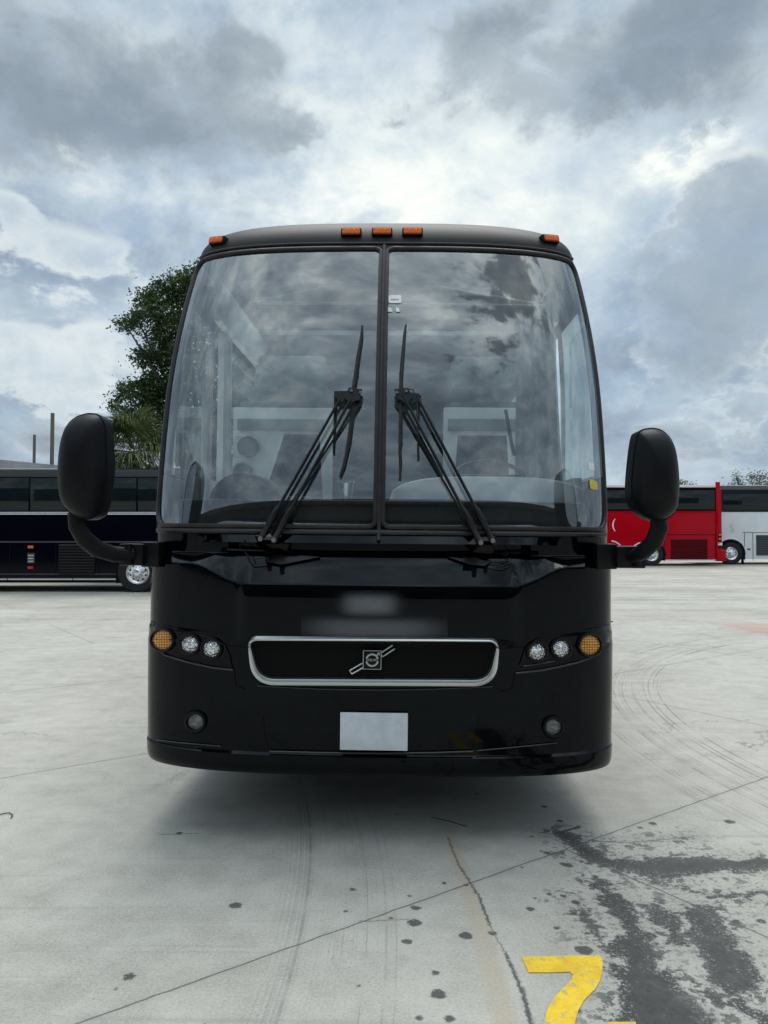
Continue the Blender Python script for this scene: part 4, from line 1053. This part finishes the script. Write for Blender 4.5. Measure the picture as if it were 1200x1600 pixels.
def arch(parent, xc, r, m_, zc=.5, lipm=None):
    mb = MB(); n = 24; mb.v.append((xc, -.010, zc))
    pts = [(xc + r * math.cos(math.pi * i / n), -.010, zc + r * math.sin(math.pi * i / n)) for i in range(n + 1)] + [(xc - r, -.010, .24), (xc + r, -.010, .24)]
    k = len(pts); mb.v = pts + [(p[0], .1, p[2]) for p in pts]
    mb.f.append(tuple(range(k)))
    for i in range(k): mb.f.append((i, (i + 1) % k, k + (i + 1) % k, k + i))
    a = mb.build('wheel_arch', m_, parent, smooth=False)
    if lipm: MB().tube([(xc + (r + .03) * math.cos(math.pi * i / n), -.015, zc + (r + .03) * math.sin(math.pi * i / n)) for i in range(n + 1)], .022, 6).build('arch_lip', lipm, parent)
# black coach on the left
YL = 1.65 * F / (925 - HOR); KL = YL / F
def XL(u): return (u - 600) * KL
def ZL(v): return EYE - (v - HOR) * KL
HL = ZL(730)
r = side_coach('long black coach standing broadside behind the left mirror, with smoked windows and chrome wheel', 'coaches parked across the yard', YL, XL(-470), XL(345), HL)
M['roof_edge'] = mat('grey_roof_edge', (.035, .038, .042), rough=.45, spec=.5)
strip(r, XL(-468), XL(343), ZL(745), ZL(734), 'roof_edge', 'roof_rail', -.02, .05, .01)
us = [-460, -365, -240, -115, 46, 214, 338]
for i in range(6):
    wv = strip(r, XL(us[i] + 1.4), XL(us[i + 1] - 1.4), ZL(798), ZL(747), 'darkglass', 'window', -.012, .02, .006)
strip(r, XL(-468), XL(343), ZL(804), ZL(800), 'chrome', 'trim_strip', -.02, .03, .004)
strip(r, XL(-468), XL(343), ZL(848), ZL(845.5), 'roof_edge', 'trim_strip', -.012, .02, .004)
strip(r, XL(-465), XL(182), ZL(906), ZL(903.3), 'chrome', 'trim_strip', -.022, .03, .004)
strip(r, XL(-465), XL(182), ZL(898), ZL(896), 'roof_edge', 'trim_strip', -.012, .02, .003)
louvre(r, XL(92), XL(150), ZL(899), ZL(850), 11, 'cavity', 'black')
for v in (854.5, 886.5):
    mb = strip(r, XL(44.5), XL(53), ZL(v + 2.2), ZL(v - 2.0), 'amber' if v < 870 else 'red_lens', 'marker_lamp', -.03, .04, .006)
bd = strip(r, XL(43.5), XL(55), ZL(880), ZL(864), 'roof_edge', 'badge', -.012, .02, .003)
for k in range(3): strip(bd, XL(45), XL(53.5), ZL(878 - 4.5 * k), ZL(876 - 4.5 * k), 'silver', 'badge_line', -.020, .01)
for x_ in (XL(88), XL(155), XL(16), XL(-60), XL(-140)): strip(r, x_ - .008, x_ + .008, ZL(909), ZL(849), 'cavity', 'panel_seam', -.009, .012)
for u in (217, -260, -330): arch(r, XL(u), .60, 'cavity'); wheel(r, (XL(u), -.075, .52), 'y', 1)
for u in (13, 115): strip(r, XL(u) - .01, XL(u) + .01, ZL(910), ZL(903), 'cavity', 'panel_seam', -.026, .012)
# red coach on the right
YR = 1.65 * F / (884 - HOR); KR = YR / F
def XR(u): return (u - 600) * KR
def ZR(v): return EYE - (v - HOR) * KR
r = side_coach('red coach with white roof and black windows standing broadside behind the right mirror', 'coaches parked across the yard', YR, XR(640), XR(1129), ZR(757), body='red')
strip(r, XR(642), XR(1119), ZR(761.5), ZR(757.5), 'offwhite', 'roof_edge', -.03, .08, .02)
strip(r, XR(642), XR(1119), ZR(798.5), ZR(762.5), 'darkglass_far', 'window_band', -.012, .02)
for i, (a, b) in enumerate([(800, 868), (870, 935), (937, 990), (1058, 1117)]): strip(r, XR(a), XR(b), ZR(796), ZR(766), 'darkglass', 'window', -.02, .014, .005)
strip(r, XR(642), XR(1119), ZR(801), ZR(799.2), 'red', 'trim_strip', -.02, .03)
strip(r, XR(1040), XR(1118), ZR(836), ZR(834.8), 'dark_red', 'trim_strip', -.008, .012)
strip(r, XR(1118.5), XR(1125), ZR(875), ZR(753), 'red', 'rear_pillar', -.07, .12, .03)
louvre(r, XR(1048), XR(1105), ZR(873.5), ZR(842.5), 14, 'dark_red', 'dark_red')
for (a, b) in ((1039, 1118),): strip(r, XR(a), XR(b), ZR(868.5) - .22, ZR(868.5) - .17, 'offwhite', 'trim_strip', -.012, .02)
tl_ = strip(r, XR(1120.5), XR(1126), ZR(857), ZR(832), 'dark_red', 'tail_lamp', -.085, .06, .01)
for v in (834, 840.5, 847): strip(tl_, XR(1121.5), XR(1125.5), ZR(v + 3), ZR(v), 'amber' if v < 845 else 'red_lens', 'lamp_lens', -.094, .02, .004)
strip(tl_, XR(1120), XR(1127), ZR(852), ZR(848), 'chrome', 'reversing_lamp', -.096, .03, .004)
strip(r, XR(1120), XR(1134), ZR(877), ZR(859), 'red', 'rear_bumper', -.03, .5, .05)
for x_ in (XR(1038), XR(1117)): strip(r, x_ - .01, x_ + .01, ZR(877), ZR(836), 'dark_red', 'panel_seam', -.009, .012)
for u in (1017, 700): arch(r, XR(u), .66, 'cavity', .5, 'red'); wheel(r, (XR(u), -.075, .52), 'y', 1)
for (tx, u, v, s_) in (('(', 958.5, 819, .62), ('S', 1021, 822, .55)):
    tmb = text_mb(tx, s_, .004); tmb.v = [(XR(u) + a, -.012 - c, ZR(v) + b) for a, b, c in tmb.v]; tmb.build('body_lettering', 'white_lbl', r, smooth=False)
MB().tube([(XR(u), -.012, ZR(v)) for u, v in [(955, 845), (962, 847), (969, 852)]], .03, 6).build('body_stripe', 'white_lbl', r)
MB().tube([(XR(u), -.012, ZR(v)) for u, v in [(990, 853), (997, 849), (1004, 847)]], .03, 6).build('body_stripe', 'white_lbl', r)
# white coach at the right edge
YW = YR + 1.4; KW = YW / F
def XW(u): return (u - 600) * KW
def ZW(v): return EYE - (v - HOR) * KW
r = side_coach('white coach with black window band, cut by the right edge, beyond the red coach', 'coaches parked across the yard', YW + 2.0, XW(1098), XW(1520), ZW(757.5), body='white')
for ch in (): pass
sh = -2.0
r.location.y = YW
# (its near side stands at YW)
strip(r, XW(1100), XW(1518), ZW(800), ZW(760), 'darkglass_far', 'window_band', -.012, .02)
for (a, b) in [(1130, 1206), (1208, 1290), (1292, 1370), (1372, 1450)]: strip(r, XW(a), XW(b), ZW(797), ZW(772), 'darkglass', 'window', -.02, .014, .005)
M['greyroof'] = mat('dark_grey_paint', (.10, .10, .115), rough=.3)  # plain dark grey for roof rail, vent backing and door headers
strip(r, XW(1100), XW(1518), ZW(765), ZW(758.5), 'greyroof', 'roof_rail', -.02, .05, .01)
strip(r, XW(1160), XW(1515), ZW(832.5), ZW(831.7), 'roof_edge', 'panel_seam', -.008, .01)
arch(r, XW(1141), .70, 'cavity', .5, 'white'); wheel(r, (XW(1141), -.075, .52), 'y', 1)
arch(r, XW(1420), .70, 'cavity', .5, 'white'); wheel(r, (XW(1420), -.075, .52), 'y', 1)
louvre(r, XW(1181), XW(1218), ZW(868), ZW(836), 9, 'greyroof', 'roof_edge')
for u in (1163, 1176, 1222, 1260, 1300): strip(r, XW(u) - .012, XW(u) + .012, ZW(876), ZW(832), 'roof_edge', 'panel_seam', -.009, .012)
strip(r, XW(1167), XW(1172), ZW(859), ZW(857), 'cavity', 'latch', -.012, .02)
tmb = text_mb('S', .55, .004); tmb.v = [(XW(1143.5) + a, -.012 - c, ZW(826) + b) for a, b, c in tmb.v]; tmb.build('body_lettering', 'silver', r, smooth=False)
MB().box((XW(1164), .3, .18), (.10, .1, .36), .01).build('mud_flap', 'cavity', r)

# ------------------------------------------------------------------ building and poles
b = empty('warehouse', (0, 34, 0)); tag(b, 'low building with pale grey sheet roof behind the left black coach', 'building')
k = 34 / F
MB().box(((0 - 900) * k * .75 - 6, 5, 2.0), (30, 10, 4.0)).build('wall', 'wall', b)
mb = MB(); xa, xb = -36.0, (95 - 600) * k
mb.v = [(xa, 0, 4.3), (xb, 0, 4.3), (xb, 11, 5.6), (xa, 11, 6.0), (xa, 0, 4.15), (xb, 0, 4.15), (xb, 11, 4.15), (xa, 11, 4.15)]
mb.v[0] = (xa, 0, 6.6); mb.v[1] = (xb, 0, 4.5); mb.v[2] = (xb, 11, 4.7); mb.v[3] = (xa, 11, 6.9)
mb.f = [(0, 1, 2, 3), (4, 5, 1, 0), (5, 6, 2, 1), (6, 7, 3, 2), (7, 4, 0, 3), (4, 7, 6, 5)]
mb.build('roof', 'roof_metal', b, smooth=False)
for (u, vt, rad, lab) in ((80, 645, .12, 'taller bare wooden pole beyond the left coach'), (52, 679, .09, 'shorter bare wooden pole beyond the left coach')):
    Yp = 48; x_ = (u - 600) * Yp / F; h = EYE + (HOR - vt) * Yp / F
    o = MB().tube([(0, 0, 0), (0, 0, h * .5), (.02, 0, h)], [rad * 1.15, rad * 1.05, rad], 10).build('utility_pole', 'pole'); o.location = (x_, Yp, 0)
    tag(o, lab, 'pole', 'wooden poles on the skyline')

# ------------------------------------------------------------------ trees
def leaves_mb(blobs, dens_, size, rnd, squash=.8, clump=.35):
    mb = MB()
    for (c, rad) in blobs:
        c = Vector(c); nc = max(3, int(dens_ * rad * rad))
        for _ in range(nc):
            d = Vector((rnd.gauss(0, 1), rnd.gauss(0, 1), rnd.gauss(0, 1))).normalized() * rad * (rnd.random() ** .45); d.z *= squash
            cc = c + d; cr = clump * rnd.uniform(.5, 1.2)
            for __ in range(rnd.randint(12, 22)):
                p = cc + Vector((rnd.gauss(0, .5), rnd.gauss(0, .5), rnd.gauss(0, .38))) * cr
                s_ = size * rnd.uniform(.6, 1.3)
                a = Vector((rnd.gauss(0, 1), rnd.gauss(0, 1), rnd.gauss(0, .7))).normalized(); b_ = a.orthogonal().normalized(); b_ = (Matrix.Rotation(rnd.random() * 6.28, 3, a) @ b_)
                o = len(mb.v); mb.v += [tuple(p - a * s_), tuple(p + b_ * s_ * .42), tuple(p + a * s_), tuple(p - b_ * s_ * .42)]; mb.f.append((o, o + 1, o + 2, o + 3))
    return mb
def tree(name, label, cat, base, trunk_h, blobs, dens_, size, leafm, group=None, seed=1, clump=.35, trunk_r=.3):
    rnd = random.Random(seed); r = empty(name, base); tag(r, label, cat, group)
    bl = [((Vector(c) - Vector(base)), rad) for c, rad in blobs]
    mb = MB(); top = Vector((0, 0, trunk_h)); mb.tube([(0, 0, 0), (.05, 0, trunk_h * .5), top], [trunk_r * 1.3, trunk_r, trunk_r * .8], 10)
    for c, rad in bl:
        m1 = top.lerp(c, .5) + Vector((rnd.uniform(-.3, .3), rnd.uniform(-.3, .3), -.2)); mb.tube([top * .9, m1, c], [trunk_r * .45, trunk_r * .25, trunk_r * .07], 6)
        for _ in range(5):
            e = c + Vector((rnd.gauss(0, 1), rnd.gauss(0, 1), rnd.gauss(0, .7))).normalized() * rad * .95; mb.tube([c, c.lerp(e, .5) + Vector((0, 0, .06)), e], [trunk_r * .09, trunk_r * .05, .008], 5)
    mb.build('trunk', 'bark', r)
    leaves_mb(bl, dens_, size, rnd, clump=clump).build('crown', leafm, r, smooth=False, fix=False); return r
Yt = 30.0
def T(u, v, dy=0): p = at(u, v, Yt + dy); return p
kx = Yt / F
oak = [((290, 438), 24), ((262, 452), 26), ((236, 470), 26), ((300, 480), 45), ((215, 500), 20), ((250, 500), 40), ((197, 508), 14), ((262, 545), 42), ((232, 560), 24), ((232, 620), 34), ((200, 612), 20), ((270, 610), 50),
       ((182, 628), 12), ((215, 650), 30), ((180, 638), 9), ((260, 670), 55), ((330, 560), 80), ((340, 450), 60), ((400, 500), 80), ((400, 640), 90), ((310, 690), 60), ((225, 600), 16), ((470, 590), 70)]
rnd = random.Random(3)
blobs = [(T(u, v, rnd.uniform(-1.2, 1.2)), r_ * kx) for (u, v), r_ in oak]
tree('oak_tree', 'tall dark green oak rising left of the main coach above the left coach', 'tree', (T(330, 900).x, Yt, 0), 3.6, blobs, 130, .08, 'oak_leaf', seed=4, clump=.36, trunk_r=.32)
# fan palm under the oak
def palm(base, H, label):
    r = empty('fan_palm', base); tag(r, label, 'palm'); rnd = random.Random(11)
    MB().tube([(0, 0, 0), (.05, 0, H * .5), (0, 0, H)], [.22, .19, .2], 12).build('trunk', 'bark', r)
    mb = MB()
    for k in range(70):
        az_ = rnd.uniform(0, 6.283); elv = rnd.uniform(-.9, 1.35); L = rnd.uniform(.7, 1.1)
        d = Vector((math.cos(az_) * math.cos(elv), math.sin(az_) * math.cos(elv), math.sin(elv))); c0 = Vector((0, 0, H)) + d * .15; hub = Vector((0, 0, H)) + d * L
        mb.tube([c0, hub], [.016, .010], 5)
        side = d.cross(Vector((0, 0, 1))); side = side.normalized() if side.length > .05 else Vector((1, 0, 0)); upv = side.cross(d).normalized()
        n = 26; fl = rnd.uniform(.8, 1.15)
        for i in range(n):
            a = R(-115 + 230 * i / (n - 1) + rnd.uniform(-3, 3)); dd = (d * math.cos(a) + side * math.sin(a)).normalized(); ll = fl * (1 - .25 * abs(math.sin(a / 1.6))) * rnd.uniform(.85, 1.1)
            p0 = hub; p1 = hub + dd * ll * .45 + upv * .03; p2 = hub + dd * ll * .8 + Vector((0, 0, -.16 * ll)); p3 = hub + dd * ll + Vector((0, 0, -.48 * ll))
            w_ = dd.cross(upv).normalized(); o = len(mb.v)
            for p, ww in ((p0, .006), (p1, .020), (p2, .013), (p3, .003)): mb.v += [tuple(p - w_ * ww), tuple(p + w_ * ww)]
            for q in range(3): mb.f.append((o + q * 2, o + q * 2 + 1, o + q * 2 + 3, o + q * 2 + 2))
    mb.build('fronds', 'palm_leaf', r, smooth=False, fix=False)
p = at(210, 706, 25.5); palm((p.x, 25.5, 0), p.z, 'fan palm with drooping light green fronds, between left mirror and main coach')
# far trees on the right
def far(u, v, rpx, Yf, label, seed, blobs_px):
    kk = Yf / F; rn = random.Random(seed)
    bl = [(at(a, b, Yf + rn.uniform(-1, 1)), c * kk) for a, b, c in blobs_px]
    tree('distant_tree', label, 'tree', (at(u, 800, Yf).x, Yf, 0), 3.2, bl, 40.0, .085, 'far_leaf', 'trees beyond the parked coaches', seed, .5, .25)
far(1068, 750, 12, 62, 'small green treetop peeping over the red coach, right of the right mirror', 21, [(1062, 757, 9), (1070, 753, 6), (1080, 760, 9), (1050, 762, 10)])
far(1155, 745, 12, 62, 'narrow treetop with a lone upright tuft above the join of red and white coaches', 22, [(1152, 748, 7), (1150, 741, 4), (1144, 757, 9), (1160, 758, 8)])
far(1180, 745, 14, 64, 'bushy treetop over the white coach, cut by the right edge', 23, [(1173, 745, 8), (1188, 744, 9), (1203, 746, 10), (1180, 757, 12), (1200, 760, 16), (1225, 750, 14)])

# maintenance hall behind the camera: the windshield and paint mirror it
b = empty('maintenance_hall', (0, -14, 0)); tag(b, 'long dark maintenance hall across the yard, mirrored as the dark band low in the windshield', 'building')
M['hall'] = mat('dark_green_cladding', (.035, .042, .042), rough=.7, var=.25, vscale=1.5)
M['hall_roof'] = mat('dark_eaves', (.02, .022, .024), rough=.6)
MB().box((0, -6, 3.7), (74, 12, 7.4)).build('wall', 'hall', b)
MB().box((0, -6, 7.6), (75, 13.4, .5), .05).build('roof', 'hall_roof', b)
for k in range(-6, 7):
    d_ = strip(b, k * 5.4 - 1.9, k * 5.4 + 1.9, .02, 4.6, 'cavity', 'bay_door', 0.0, .06)
    strip(d_, k * 5.4 - 2.1, k * 5.4 + 2.1, 4.62, 4.8, 'greyroof', 'door_header', 0.0, .12)
# litter on the slab
def litter(px, rad, label):
    o = MB().tube([ground(u, v, .004 + rad) for u, v in px], rad, 6).build('twig', 'twig'); tag(o, label, 'twig')
litter([(674, 1277), (690, 1280), (708, 1285), (729, 1291)], .0022, 'thin dark twig lying on the concrete in front of the coach')
litter([(-8, 1275), (6, 1271), (14, 1270), (20, 1273), (17, 1278)], .0030, 'hooked dark strip of rubber on the concrete at the left edge')
